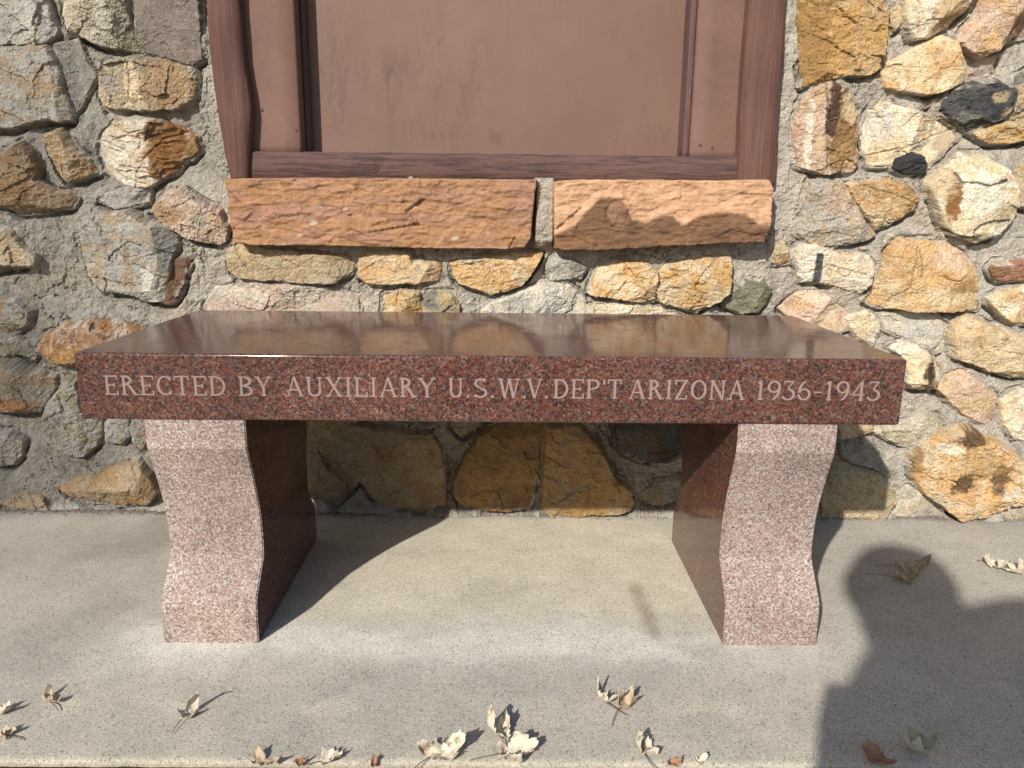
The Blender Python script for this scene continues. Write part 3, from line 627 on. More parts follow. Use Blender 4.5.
def blur(A, sg):
    k = np.exp(-.5*(np.arange(-3*sg, 3*sg+1)/sg)**2); k /= k.sum()
    A = np.apply_along_axis(lambda v: np.convolve(v, k, 'same'), 0, A)
    return np.apply_along_axis(lambda v: np.convolve(v, k, 'same'), 1, A)
W_ = blur(GW, 7)+.06*blur(GW, 22); HB = (blur(GH, 7)+.06*blur(GH, 22)+.012*.02)/(W_+.02)
hM = mortar_h(GX, GZ, GD)
# the mortar was packed up between the stones: it follows their relief and laps onto their upper edges
below = np.vstack([GD[:3], GD[:-3]])
lap = sm(below, -.010, .004)*sm(fbm(GX*8, GZ*8, 940), -.2, .3)
smooth_m = sm(fbm(GX*4.5, GZ*4.5, 941)+.35*sm(-GX, .3, .8), -.05, .35)
hM = hM*(1-.35*smooth_m)-.006*sm(-GX, .5, .8)*(1+fbm(GX*6, GZ*6, 947)*1.6)+HB*(.42+.25*lap+.12*fbm(GX*5, GZ*5, 942))
above = np.vstack([GD[3:], GD[-3:]]); crev = sm(above, -0.003, 0.003)*sm(-GD, -0.002, 0.002)*sm(fbm(GX*11, GZ*11, 931), -.35, .15)
hM = hM-0.018*crev
rim = sm(-GD, .0, .002)*sm(GD, -.007, -.003)*sm(fbm(GX*14, GZ*14, 933), -.05, .3); hM = hM-.009*rim
hM = hM-.006*sm(np.abs(fbm(GX*16, GZ*16, 935, 4, .6))*-1, -.035, -.005)*sm(fbm(GX*8, GZ*8, 936), 0, .3)
gapk = sm(GX, onwall(533, 215, WY-.03)[0], onwall(537, 215, WY-.03)[0])*sm(-GX, -onwall(556, 215, WY-.03)[0], -onwall(552, 215, WY-.03)[0])*sm(GZ, SILL_Z-.145, SILL_Z-.12)*sm(-GZ, -SILL_Z-.01, -SILL_Z+.004)
hM = hM+0.036*gapk
def edge_of(pts, y):
    q = sorted((onwall(a, b, y)[2], onwall(a, b, y)[0]) for a, b in pts); return lambda Z: np.interp(Z, [t[0] for t in q], [t[1] for t in q])
EL = edge_of([(203,-60),(203,0),(206,50),(210,90),(216,130),(222,155),(229,176)], WY-.01); ER = edge_of([(788,-60),(787,0),(785,50),(781,100),(777,176)], WY-.01)
eb = sm(np.minimum(np.minimum(GX+1.157, 1.192-GX), 1.177-GZ), .0, .05); hM = hM*eb+(.85*mortar_h(GX, GZ, GD)+.012)*(1-eb)
hM = np.where(GD > .0035, np.minimum(hM, np.maximum(GH-.003, .001)), hM)
keep = ((GD < 0.012) | ((hM > GH-.004) & (GD < .03))) & ~((GX > EL(GZ)+.014) & (GX < ER(GZ)-.014) & (GZ > SILL_Z+0.004))
n = fbm(GX*6, GZ*6, 700); n2 = fbm(GX*34, GZ*34, 701, 4, .6)
colM = MORT*(1+0.14*n+0.16*n2)[..., None]
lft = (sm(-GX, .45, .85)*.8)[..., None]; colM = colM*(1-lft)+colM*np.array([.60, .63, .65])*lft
ub = (sm(-np.abs(GX), -.43, -.34)*sm(-GZ, -.36, -.3)*.5)[..., None]; colM = colM*(1-ub)+np.array([.15, .105, .06])*ub  # bench shade painted into the mortar colour as a dark brown tint
cv = np.clip(np.random.RandomState(2).rand(*GX.shape)-.93, 0, 1)[..., None]/.07; colM = colM*(1-.45*cv)
wm = (sm(fbm(GX*5+4, GZ*5, 705), 0.0, .5)*.5)[..., None]; colM = colM*(1-wm)+colM*np.array([1.06, .97, .86])*wm
dm = (sm(n2+.3*n, .35, .7)*.4)[..., None]; colM = colM*(1-dm)+np.array([.17, .15, .125])*dm
ft = (sm(-GZ, -0.02, -0.004)*.5)[..., None]; colM = colM*(1-ft)+np.array([.42, .4, .36])*ft
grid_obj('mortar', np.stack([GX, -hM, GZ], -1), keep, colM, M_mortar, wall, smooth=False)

# wall beyond the photograph: coarser
fx, fz = np.meshgrid(np.arange(-2.4, 2.41, 0.008), np.arange(-0.012, 2.35, 0.008))
R = random.Random(5)
fill = []
zc = 0.06; row = 0
while zc < 2.25:
    xc = -2.35+0.08*(row % 2)
    while xc < 2.35:
        wd, ht = R.uniform(.12, .2), R.uniform(.09, .13)
        if (xc+wd < -1.17 or xc > 1.2 or zc-ht*.5 > 1.14) and not (xc+wd > -0.64 and xc < 0.64 and zc < 1.95) and not (-1.17 < xc+wd/2 < 1.2 and zc-ht/2 < 1.14):
            n_ = 8; pts = []
            for t in range(n_):
                an = 2*math.pi*(t+R.uniform(-.25, .25))/n_
                pts.append((xc+wd/2+wd*.53*math.cos(an)*R.uniform(.85, 1.08), zc+ht*.53*math.sin(an)*R.uniform(.85, 1.08)))
            fill.append(pts)
        xc += wd+0.015
    zc += 0.125; row += 1
FV, FD = np.full(fx.shape, -1.0), None
allP = []
for i, wp in enumerate(fill):
    seed = 9000+i*11; rnd = random.Random(i)
    xs = [p[0] for p in wp]; zs = [p[1] for p in wp]
    ix = np.where((fx[0] > min(xs)-.03) & (fx[0] < max(xs)+.03))[0]; iz = np.where((fz[:, 0] > min(zs)-.03) & (fz[:, 0] < max(zs)+.03))[0]
    if len(ix) and len(iz):
        sx, sz = slice(ix[0], ix[-1]+1), slice(iz[0], iz[-1]+1)
        FV[sz, sx] = np.maximum(FV[sz, sx], sdist(fx[sz, sx], fz[sz, sx], wp))
hc = .85*mortar_h(fx, fz, FV)+.012; hc = np.where(FV > .01, .0, hc)
cc = MORT*(1+.14*fbm(fx*6, fz*6, 700)+.16*fbm(fx*34, fz*34, 701, 4, .6))[..., None]
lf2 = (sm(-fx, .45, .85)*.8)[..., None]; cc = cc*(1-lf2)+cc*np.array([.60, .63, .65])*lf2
AV, AF, AC, base_i = [], [], [], 0
PALS = [(TAN, GRY), (CREAM, ORG), (LGR, TAN), (OCH, TAN), (PALE, CREAM), (GRY, OLV), (TAN, CREAM)]
for i, wp in enumerate(fill):
    if max(abs(p[0]) for p in wp) > 2.35: continue
    seed = 9000+i*11; rnd = random.Random(i+77); xs = [p[0] for p in wp]; zs = [p[1] for p in wp]; st_f = .0042
    X, Z = np.meshgrid(np.arange(min(xs)-.012, max(xs)+.012, st_f), np.arange(max(min(zs)-.012, -.012), max(zs)+.012, st_f))
    d = stone_shape(i, wp, .032, {}, X, Z, seed); hh = surf(wp, rnd.uniform(.028, .042), {}, X, Z, d, seed, rnd, None)
    a, b = rnd.choice(PALS); col, mk = stone_color(wp, a, b, {}, X, Z, hh, d, seed, None, SCALE_PX)
    keep_f = (d > -.007) & ~((X > -1.13) & (X < 1.165) & (Z < 1.15)); q = keep_f[:-1, :-1] & keep_f[1:, :-1] & keep_f[:-1, 1:] & keep_f[1:, 1:]
    idx = np.arange(X.size).reshape(X.shape)+base_i
    AF.append(np.stack([idx[:-1, :-1][q], idx[:-1, 1:][q], idx[1:, 1:][q], idx[1:, :-1][q]], 1))
    AV.append(np.stack([X+.05*np.maximum(hh, 0), -hh, Z-.22*np.maximum(hh, 0)+.003], -1).reshape(-1, 3)); AC.append(col.reshape(-1, 3)); base_i += X.size
AV = np.concatenate(AV); AF = np.concatenate(AF); AC = np.concatenate(AC)
us = np.unique(AF); mp_ = np.zeros(len(AV), np.int64); mp_[us] = np.arange(len(us)); AV, AC, AF = AV[us], AC[us], mp_[AF]
me = bpy.data.meshes.new('outer_stones'); me.vertices.add(len(AV)); me.vertices.foreach_set('co', AV.astype(np.float32).ravel())
me.loops.add(AF.size); me.loops.foreach_set('vertex_index', AF.astype(np.int32).ravel()); me.polygons.add(len(AF)); me.polygons.foreach_set('loop_start', np.arange(0, AF.size, 4, dtype=np.int32))
me.update(calc_edges=True); at_ = me.color_attributes.new('Col', 'FLOAT_COLOR', 'POINT'); c4 = np.ones((len(AV), 4), np.float32); c4[:, :3] = AC; at_.data.foreach_set('color', c4.ravel()); me.materials.append(M_stone)
o = link(bpy.data.objects.new('outer_stones', me), wall); o['kind'] = 'stuff'
inner = (fx > -1.150) & (fx < 1.185) & (fz < 1.17)
openg = (fx > WXL) & (fx < WXR) & (fz > SILL_Z) & (fz < 1.92)
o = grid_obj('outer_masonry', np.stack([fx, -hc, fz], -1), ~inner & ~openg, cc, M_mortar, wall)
# masonry core behind the face, open at the window
def box(bm, x0, x1, y0, y1, z0, z1):
    vs = [bm.verts.new((x, y, z)) for x in (x0, x1) for y in (y0, y1) for z in (z0, z1)]
    for f in ((0, 1, 3, 2), (4, 6, 7, 5), (0, 4, 5, 1), (2, 3, 7, 6), (0, 2, 6, 4), (1, 5, 7, 3)): bm.faces.new([vs[i] for i in f])
bm = bmesh.new()
box(bm, -2.4, WXL-.02, .03, .35, -.1, 2.35); box(bm, WXR+.02, 2.4, .03, .35, -.1, 2.35)
box(bm, WXL-.018, WXR+.018, .03, .35, -.1, SILL_Z-.04); box(bm, WXL-.018, WXR+.018, .03, .35, 1.93, 2.35)
bmesh.ops.recalc_face_normals(bm, faces=bm.faces)
bm_obj('core', bm, mat_plain('mortar_core', tuple(MORT), .95), wall)

# --- two dressed sandstone sills
def sill(poly, proj, seed, paint):
    yy = WY-proj
    topx = lambda px, py: (lambda p: (p[0], p[2]))(onwall(px, py, yy))
    wp = [topx(*p) for p in poly]
    xs = [p[0] for p in wp]; zs = [p[1] for p in wp]
    X, Z = np.meshgrid(np.arange(min(xs)-.006, max(xs)+.006, .0021), np.arange(min(zs)-.006, max(zs)+.006, .0021))
    wx = X+0.002*fbm(X*40, Z*40, seed); wz = Z+0.0016*fbm(X*30, Z*60, seed+1)
    d = sdist(wx, wz, wp)
    hp = proj+.0045*shards(X*7, Z*16, seed+9)+.0018*shards((X+.004*fbm(X*40, Z*40, 3))*30, Z*60, seed+8)+0.003*fbm(X*8, Z*22, seed+2)+0.0028*fbm(X*30, Z*60, seed+3)+0.0012*fbm(X*110, Z*140, seed+4)
    t = fbm(X*7, Z*30, seed+5, 3)*2.5; ftt = np.floor(t); hp = hp+0.0028*(ftt+sm(t-ftt, .4, .6)-t*.4)
    h2, col = paint(X, Z, topx, seed); hp = hp+h2
    e = np.clip(1-d/0.0045, 0, 1)
    hh = hp-e**2.5*0.006
    # sides drop steeply back into the wall
    out = d < 0.0
    hh = np.where(d < 0.0008, np.maximum(-0.03, hp-0.006-(0.0008-d)*40), hh)
    cx, cz = sum(xs)/len(xs), sum(zs)/len(zs)
    o = grid_obj('sill_stone', np.stack([X, -hh, Z], -1), d > -0.0045, col, M_sand, wall, origin=(cx, 0, cz))
    return o, wp
SO = rgb(.33, .18, .09); SPK = rgb(.29, .16, .105); SP = rgb(.47, .28, .165); SW = rgb(.085, .042, .02)
def paint_l(X, Z, tp, seed):
    n = fbm(X*9, Z*28, seed+10, 5, .6); n2 = fbm(X*50, Z*60, seed+11)
    col = SO+(SPK-SO)*sm(n, -.3, .5)[..., None]
    col = col*(1+.14*n2+.1*n)[..., None]
    zt = tp(380, 180)[1]; edge = sm(Z, zt-.008, zt-.003)*sm(fbm(X*25, Z*0, seed+13), -.1, .3)
    mk = (.55*sm(Z, zt-.016, zt-.011)*(1-sm(Z, zt-.009, zt-.006))*sm(fbm(X*30, Z*0, seed+12), 0, .4))[..., None]
    col = col*(1-mk)+DBR*2*mk
    for (px, py, r) in ((312, 222, 4), (318, 206, 3), (345, 209, 3), (415, 207, 3), (455, 238, 4), (300, 235, 3)):
        x0, z0 = tp(px, py); q = np.hypot((X-x0)/(r*1.6*SCALE_PX), (Z-z0)/(r*SCALE_PX))+.5*n2
        k = (sm(-q, -.75, -.35)*.5)[..., None]; col = col*(1-k)+WHITE*.9*k
    return 0*X, np.clip(col, 0, .8)
def paint_r(X, Z, tp, seed):
    n = fbm(X*12, Z*22, seed+10, 5, .6); n2 = fbm(X*50, Z*60, seed+11)
    col = SP*(1+.12*n2+.1*n)[..., None]
    # damp-looking brown lower band with an irregular tide line
    pts = [(553,236),(575,225),(592,205),(600,198),(622,200),(632,218),(645,222),(660,214),(672,215),(682,226),(700,216),(725,212),(745,214),(758,224),(770,226)]
    zz = np.interp(X, [tp(*p)[0] for p in pts], [tp(*p)[1] for p in pts])
    k = (sm(zz-Z+.004*n2+.005*n, -.004, .005))[..., None]
    sw = SW*(1+.3*n+.25*n2)[..., None]+np.array([.05, .02, .0])*sm(n, 0, .5)[..., None]
    col = col*(1-.82*k)+sw*.82*k
    x0, z0 = tp(617, 214); q = np.hypot((X-x0)/(10*SCALE_PX), (Z-z0)/(12*SCALE_PX))+.3*n2
    c = (sm(-q, -1.05, -.8)*.75)[..., None]; col = col*(1-c)+SPK*.9*c
    ring = np.exp(-((q-1.0)/.13)**2)
    # spalled upper face: it leans back above a wandering fracture line
    h2 = .006*sm(zz+.012-Z+.006*n, -.01, .01)-0.003*ring
    return h2, np.clip(col, 0, .8)
sill([(223,178),(300,177),(450,178),(538,179),(535,200),(532,238),(526,248),(505,250),(420,249),(340,247),(250,246),(233,243),(228,210)], .060, 50, paint_l)
sill([(554,181),(580,179),(660,179),(700,180),(771,179),(775,190),(771,225),(765,243),(700,245),(640,249),(600,251),(566,251),(554,249)], .062, 80, paint_r)

# ------------------------------------------------------------------ boarded window
win = empty('boarded_window', (0, WY, SILL_Z))
tag(win, 'brown painted boarded-up window with flat panel and rough timber posts, above the two sandstone sills', 'window')
OFF = np.array([0, -WY, -SILL_Z])
def wpt(px, py, y): p = onwall(px, py, y); return p[0], p[2]
ZTOP = 1.90
def slab_board(name, xl, xr, z0, z1, y0, y1, mat, bev=.003, wave=0, seed=0, nz=60, curve=None):
    """vertical board; xl/xr functions of z"""
    bm = bmesh.new(); rnd = random.Random(seed); rows = []
    zs = np.linspace(z0, z1, nz)
    prof = [(0, 1), (0, .06), (.035, .0), (.3, 0.0), (.7, 0.0), (.965, 0), (1, .06), (1, 1)]
    for z in zs:
        a, b = xl(z), xr(z); row = []
        for (u, v) in prof:
            j = wave*float(fbm(np.array([z*9+u*3]), np.array([u*5.0+seed]), seed)[0]) if wave else 0
            j2 = wave*.9*float(fbm(np.array([z*14]), np.array([u*7.0+seed+9]), seed+4)[0]) if wave else 0
            yy = y0+(y1-y0)*v
            if curve and v < .5: yy += curve*(2*u-1)**2
            row.append(bm.verts.new((a+(b-a)*u+j*(1 if v < 1 else 0), yy+j2*(1 if v < .5 else 0)-WY, z-SILL_Z)))
        rows.append(row)
    for i in range(len(rows)-1):
        for j in range(len(prof)-1): bm.faces.new((rows[i][j], rows[i][j+1], rows[i+1][j+1], rows[i+1][j]))
    bm.faces.new(rows[0][::-1]); bm.faces.new(rows[-1])
    bmesh.ops.recalc_face_normals(bm, faces=bm.faces)
    o = bm_obj(name, bm, mat, win, smooth=True)
    return o
def lin(pts, y):
    w_ = sorted([(wpt(px, py, y)[1], wpt(px, py, y)[0]) for px, py in pts])
    zz = [q[0] for q in w_]; xx = [q[1] for q in w_]
    return lambda z: float(np.interp(z, zz, xx))
YP = WY-.030; YS = WY+.004; YB = WY+.040; YN = WY+.064
zb = SILL_Z-.007
# posts
pl_l = lin([(204,0),(207,50),(212,90),(218,130),(223,155),(229,176)], YP); pl_r = lin([(238,0),(241,50),(246,80),(250,108),(248,150),(247,176)], YP)
slab_board('timber_post', pl_l, pl_r, zb, ZTOP, YP, WY+.09, M_post, wave=.0022, seed=3, nz=200, curve=.009)
pr_l = lin([(750,0),(745,60),(741,120),(739,176)], YP); pr_r = lin([(787,0),(785,50),(781,100),(777,176)], YP)
slab_board('timber_post', pr_l, pr_r, zb, ZTOP, YP, WY+.09, M_post, wave=.0012, seed=8, nz=200, curve=.003)
# stiles, each a flat board
cz = lambda v: (lambda z: v)
sl0, sl1 = wpt(236, 80, YS)[0]-.01, wpt(298, 80, YS)[0]
sr0, sr1 = wpt(694, 80, YS)[0], wpt(750, 80, YS)[0]+.01
RZ1 = wpt(500, 154, WY-.008)[1]
slab_board('stile', cz(sl0), cz(sl1), RZ1-.006, ZTOP, YS, WY+.088, M_trim, seed=1)
slab_board('stile', cz(sr0), cz(sr1), RZ1-.006, ZTOP, YS, WY+.088, M_trim, seed=2)
slab_board('bead', cz(sl1+.001), cz(sl1+.010), RZ1-.006, ZTOP, YB, WY+.086, M_bead, seed=4)
slab_board('bead', cz(sr0-.013), cz(sr0-.001), RZ1-.006, ZTOP, YB-.03, WY+.086, M_bead, seed=5)
# bottom rail, grain along X
bm = bmesh.new()
x0, x1 = wpt(248, 165, WY-.01)[0]-.012, wpt(740, 165, WY-.01)[0]+.004
zl0 = zb; rows = []
for x in np.linspace(x0, x1, 160):
    row = []
    for (u, v) in [(0, 1), (0, .05), (.05, 0), (.5, 0), (.93, 0), (1, .05), (1, 1)]:
        z = zl0+(RZ1-zl0)*u; jn = .0016*float(fbm(np.array([x*25]), np.array([u*4.0]), 44)[0])
        row.append(bm.verts.new((x, -.012+.1*v+jn*(v < .5)*1.4, z-SILL_Z+jn*(u > .5)*1.2)))
    rows.append(row)
for i in range(len(rows)-1):
    for j in range(6): bm.faces.new((rows[i][j], rows[i+1][j], rows[i+1][j+1], rows[i][j+1]))
bm.faces.new(rows[0]); bm.faces.new(rows[-1][::-1]); bmesh.ops.recalc_face_normals(bm, faces=bm.faces)
bm_obj('bottom_rail', bm, M_rail, win, smooth=True)
# panel
PX, PZ = np.meshgrid(np.arange(sl0, sr1, .006), np.arange(RZ1-.01, ZTOP, .006))
sc = np.zeros(PX.shape)
for (px, py, rx, ry, k) in ((338,80,12,60,.6), (345,72,22,14,.7), (390,72,14,16,.8), (388,95,9,18,.7), (430,60,16,26,.9), (424,40,8,14,.5), (462,95,14,18,.6), (480,75,12,26,.6), (440,130,22,14,.5), (400,125,14,10,.4), (495,138,8,6,.8), (660,135,12,8,.5), (637,55,5,8,.5)):
    x0, z0 = wpt(px, py, YN); q = ((PX-x0)/(rx*.0022))**2+((PZ-z0)/(ry*.0022))**2; sc = np.maximum(sc, k*np.exp(-q*.8))
warp = .0035*fbm(PX*1.6, PZ*1.2, 77)
grid_obj('panel', np.stack([PX, YN-WY-warp, PZ-SILL_Z], -1), np.ones(PX.shape, bool), np.repeat(sc[..., None], 3, 2), M_panel, win)
bm = bmesh.new(); box(bm, WXL, WXR, -.03, .1, ZTOP-SILL_Z+.001, ZTOP-SILL_Z+.08); bmesh.ops.recalc_face_normals(bm, faces=bm.faces)
bm_obj('lintel', bm, M_post, win)
# nail heads
for (px, py, y) in ((262,110,YS),(296,130,YS),(712,148,YS),(700,145,YS)):
    p = onwall(px, py, y); bm = bmesh.new(); bmesh.ops.create_uvsphere(bm, u_segments=10, v_segments=6, radius=.0032)
    bmesh.ops.scale(bm, vec=(1, .4, 1), verts=bm.verts)
    bm_obj('nail_head', bm, M_post, win, True, loc=(p[0], y-WY-.0005, p[2]-SILL_Z))
# split in the rail: a fine twig-like crack stuck to the paint
def tube(bm, pts, r0, r1=None, seg=6):
    r1 = r0 if r1 is None else r1; rings = []
    n_ = len(pts)
    for i, p in enumerate(pts):
        p = Vector(p); t = (Vector(pts[min(i+1, n_-1)])-Vector(pts[max(i-1, 0)])).normalized()
        a = t.cross(Vector((0, 0, 1)) if abs(t.z) < .9 else Vector((1, 0, 0))).normalized(); b = t.cross(a)
        r = r0+(r1-r0)*i/max(1, n_-1)
        rings.append([bm.verts.new(p+a*r*math.cos(2*math.pi*k/seg)+b*r*math.sin(2*math.pi*k/seg)) for k in range(seg)])
    for i in range(n_-1):
        for k in range(seg): bm.faces.new((rings[i][k], rings[i][(k+1) % seg], rings[i+1][(k+1) % seg], rings[i+1][k]))
    bm.faces.new(rings[0][::-1]); bm.faces.new(rings[-1])

bm = bmesh.new()
yt = WY-.0175
def tp3(px, py, dy=0): p = onwall(px, py, yt-dy); return (p[0], p[1], p[2])
tube(bm, [tp3(373,171), tp3(376,167,.001), tp3(378,160,.002), tp3(380,156,.002)], .0007, .0004)
tube(bm, [tp3(376.5,166,.001), tp3(374,162,.002), tp3(372,158,.001)], .0005, .0003)
tw = bm_obj('twig', bm, mat_plain('twig_bark', (.03, .02, .018), .9), None); tag(tw, 'tiny forked dark twig caught on the bottom rail of the brown window', 'twig')

# ------------------------------------------------------------------ granite bench
BY = 0.0051
bench = empty('granite_bench', (0, D/2, 0), BY)
tag(bench, 'polished red granite memorial bench with engraved front edge on two curved pedestal legs', 'bench')
bm = bmesh.new(); box(bm, -.61, .61, -D/2, D/2, H-T, H); bmesh.ops.recalc_face_normals(bm, faces=bm.faces)
bmesh.ops.bevel(bm, geom=list(bm.edges), offset=.0042, segments=4, profile=.5, affect='EDGES')
bm.normal_update()
for f in bm.faces:
    f.smooth = f.calc_area() < .01
    f.material_index = 1 if (f.normal.z > .9) else 0
seat = bm_obj('seat_slab', bm, [M_gran, M_top], bench)
# legs
prof = [(.3654, 0), (.320, .0), (.303, .0065)]
for k in range(1, 15):                   # hollow between the top block and the foot
    t = k/14; prof.append((.303-.176*t, .0065+.036*math.sin(math.pi*.60*t)+.002*t))
prof += [(.1255, .0425-.0007), (.077, -.002), (.068, -.0055), (.056, -.0065), (.053, -.0075), (.0, -.0085)]
def leg(xa, xb):
    bm = bmesh.new(); y0, y1 = .0035-D/2, .375-D/2
    fr = [(y0+o_, z) for z, o_ in prof]; bk = [(y1-o_*.9, z) for z, o_ in prof]
    loop = fr+bk[::-1]
    A = [bm.verts.new((xa, y, z)) for y, z in loop]; B = [bm.verts.new((xb, y, z)) for y, z in loop]
    n_ = len(loop); nf = len(fr)
    for i in range(n_):
        j = (i+1) % n_; f = bm.faces.new((A[i], A[j], B[j], B[i])); f.material_index = 0 if (i != nf-1 and i != n_-1) else 1
        f.smooth = True
    # sides as strips between front and back curves
    for L, sgn in ((A, 1), (B, -1)):
        for i in range(nf-1):
            q = (L[i], L[i+1], L[n_-2-i], L[n_-1-i]); f = bm.faces.new(q if sgn > 0 else q[::-1]); f.material_index = 1
    bmesh.ops.recalc_face_normals(bm, faces=bm.faces)
    ed = [e for e in bm.edges if len(e.link_faces) == 2 and e.calc_face_angle(0) > .9 and abs(e.verts[0].co.x-e.verts[1].co.x) < 1e-6]
    bmesh.ops.bevel(bm, geom=ed, offset=.0018, segments=2, affect='EDGES')
    return bm_obj('leg', bm, [M_rough, M_gran], bench)
for xa, xb in ((-.5195, -.3694), (.3694, .5195)):
    o = leg(xa, xb)
    me = o.data
    try: me.set_sharp_from_angle(angle=math.radians(11))
    except Exception: pass

# inscription: serif capitals cut as strokes.  glyph unit: height 1
GL = {
 'E': (.62, [('V', .14), ('h', .08, .60, 1), ('h', .08, .60, 0), ('h', .14, .46, .5), ('s', .60, 1, -.2), ('s', .60, 0, .22), ('s', .46, .4, .2)]),
 'R': (.72, [('V', .14), ('arc', .14, .76, .3, .24, -90, 90), ('h', .08, .32, 1), ('h', .14, .32, .52), ('d', .34, .52, .62, 0), ('f', .66, 0)]),
 'C': (.68, [('arc', .38, .5, .31, .5, 40, 320), ('s', .62, .84, .12), ('s', .62, .16, -.12)]),
 'T': (.66, [('V', .33), ('h', .03, .63, 1), ('s', .04, 1, -.22), ('s', .62, 1, -.22)]),
 'D': (.74, [('V', .14), ('arc', .26, .5, .40, .5, -90, 90), ('h', .08, .28, 1), ('h', .08, .28, 0)]),
 'B': (.68, [('V', .14), ('arc', .3, .76, .26, .24, -90, 90), ('arc', .3, .26, .30, .26, -90, 90), ('h', .08, .32, 1), ('h', .14, .32, .52), ('h', .08, .32, 0)]),
 'Y': (.76, [('d', .1, 1, .38, .46), ('t', .66, 1, .38, .46), ('v', .38, 0, .46), ('f', .38, 0), ('f', .1, 1), ('f', .66, 1)]),
 'A': (.78, [('t', .38, 1, .1, 0), ('d', .38, 1, .68, 0), ('h', .2, .56, .34), ('f', .1, 0), ('f', .68, 0)]),
 'U': (.76, [('v', .14, .3, 1), ('w', .62, .3, 1), ('arc', .38, .3, .24, .3, 180, 360), ('f', .14, 1), ('f', .62, 1)]),
 'X': (.74, [('d', .1, 1, .64, 0), ('t', .64, 1, .1, 0), ('f', .1, 0), ('f', .64, 0), ('f', .1, 1), ('f', .64, 1)]),
 'I': (.30, [('V', .15)]),
 'L': (.60, [('V', .14), ('h', .08, .58, 0), ('s', .58, 0, .24)]),
 'S': (.58, [('arc', .29, .75, .22, .25, 30, 270), ('arc', .29, .25, .24, .25, -150, 90), ('s', .5, .84, .14), ('s', .06, .16, -.14)]),
 'W': (1.02, [('d', .08, 1, .3, 0), ('t', .5, 1, .3, 0), ('d', .5, 1, .72, 0), ('t', .94, 1, .72, 0), ('f', .08, 1), ('f', .94, 1), ('f', .5, 1)]),
 'V': (.76, [('d', .08, 1, .38, 0), ('t', .68, 1, .38, 0), ('f', .08, 1), ('f', .68, 1)]),
 'P': (.66, [('V', .14), ('arc', .3, .74, .28, .26, -90, 90), ('h', .08, .32, 1), ('h', .14, .32, .48)]),
 'Z': (.64, [('h', .06, .58, 1), ('h', .06, .58, 0), ('d', .55, 1, .09, 0), ('s', .08, 1, -.22), ('s', .57, 0, .22)]),
 'O': (.76, [('arc', .38, .5, .31, .5, 0, 360)]),
 'N': (.78, [('w', .13, 0, 1), ('w', .65, 0, 1), ('d', .13, 1, .65, 0), ('f', .13, 0), ('f', .13, 1), ('f', .65, 1)]),
 '1': (.40, [('v', .2, 0, 1), ('f', .2, 0), ('t', .06, .84, .2, 1)]),
 '9': (.60, [('arc', .3, .69, .24, .31, 0, 360), ('arc', .22, .62, .32, .62, -75, 10), ('s', .3, .0, .06)]),
 '3': (.56, [('h', .08, .46, 1), ('t', .46, 1, .22, .6), ('arc', .24, .3, .26, .3, -150, 90), ('s', .08, 1, -.14)]),
 '6': (.60, [('arc', .3, .31, .24, .31, 0, 360), ('arc', .38, .38, .32, .62, 105, 190), ('s', .3, 1.0, -.06)]),
 '4': (.64, [('v', .44, 0, 1), ('t', .44, 1, .05, .3), ('h', .05, .6, .3), ('f', .44, 0)]),
 '-': (.42, [('h', .04, .38, .42)]),
 '.': (.22, [('dot', .12, .05)]),
 "'": (.18, [('v2', .09, .72, 1)]),
}
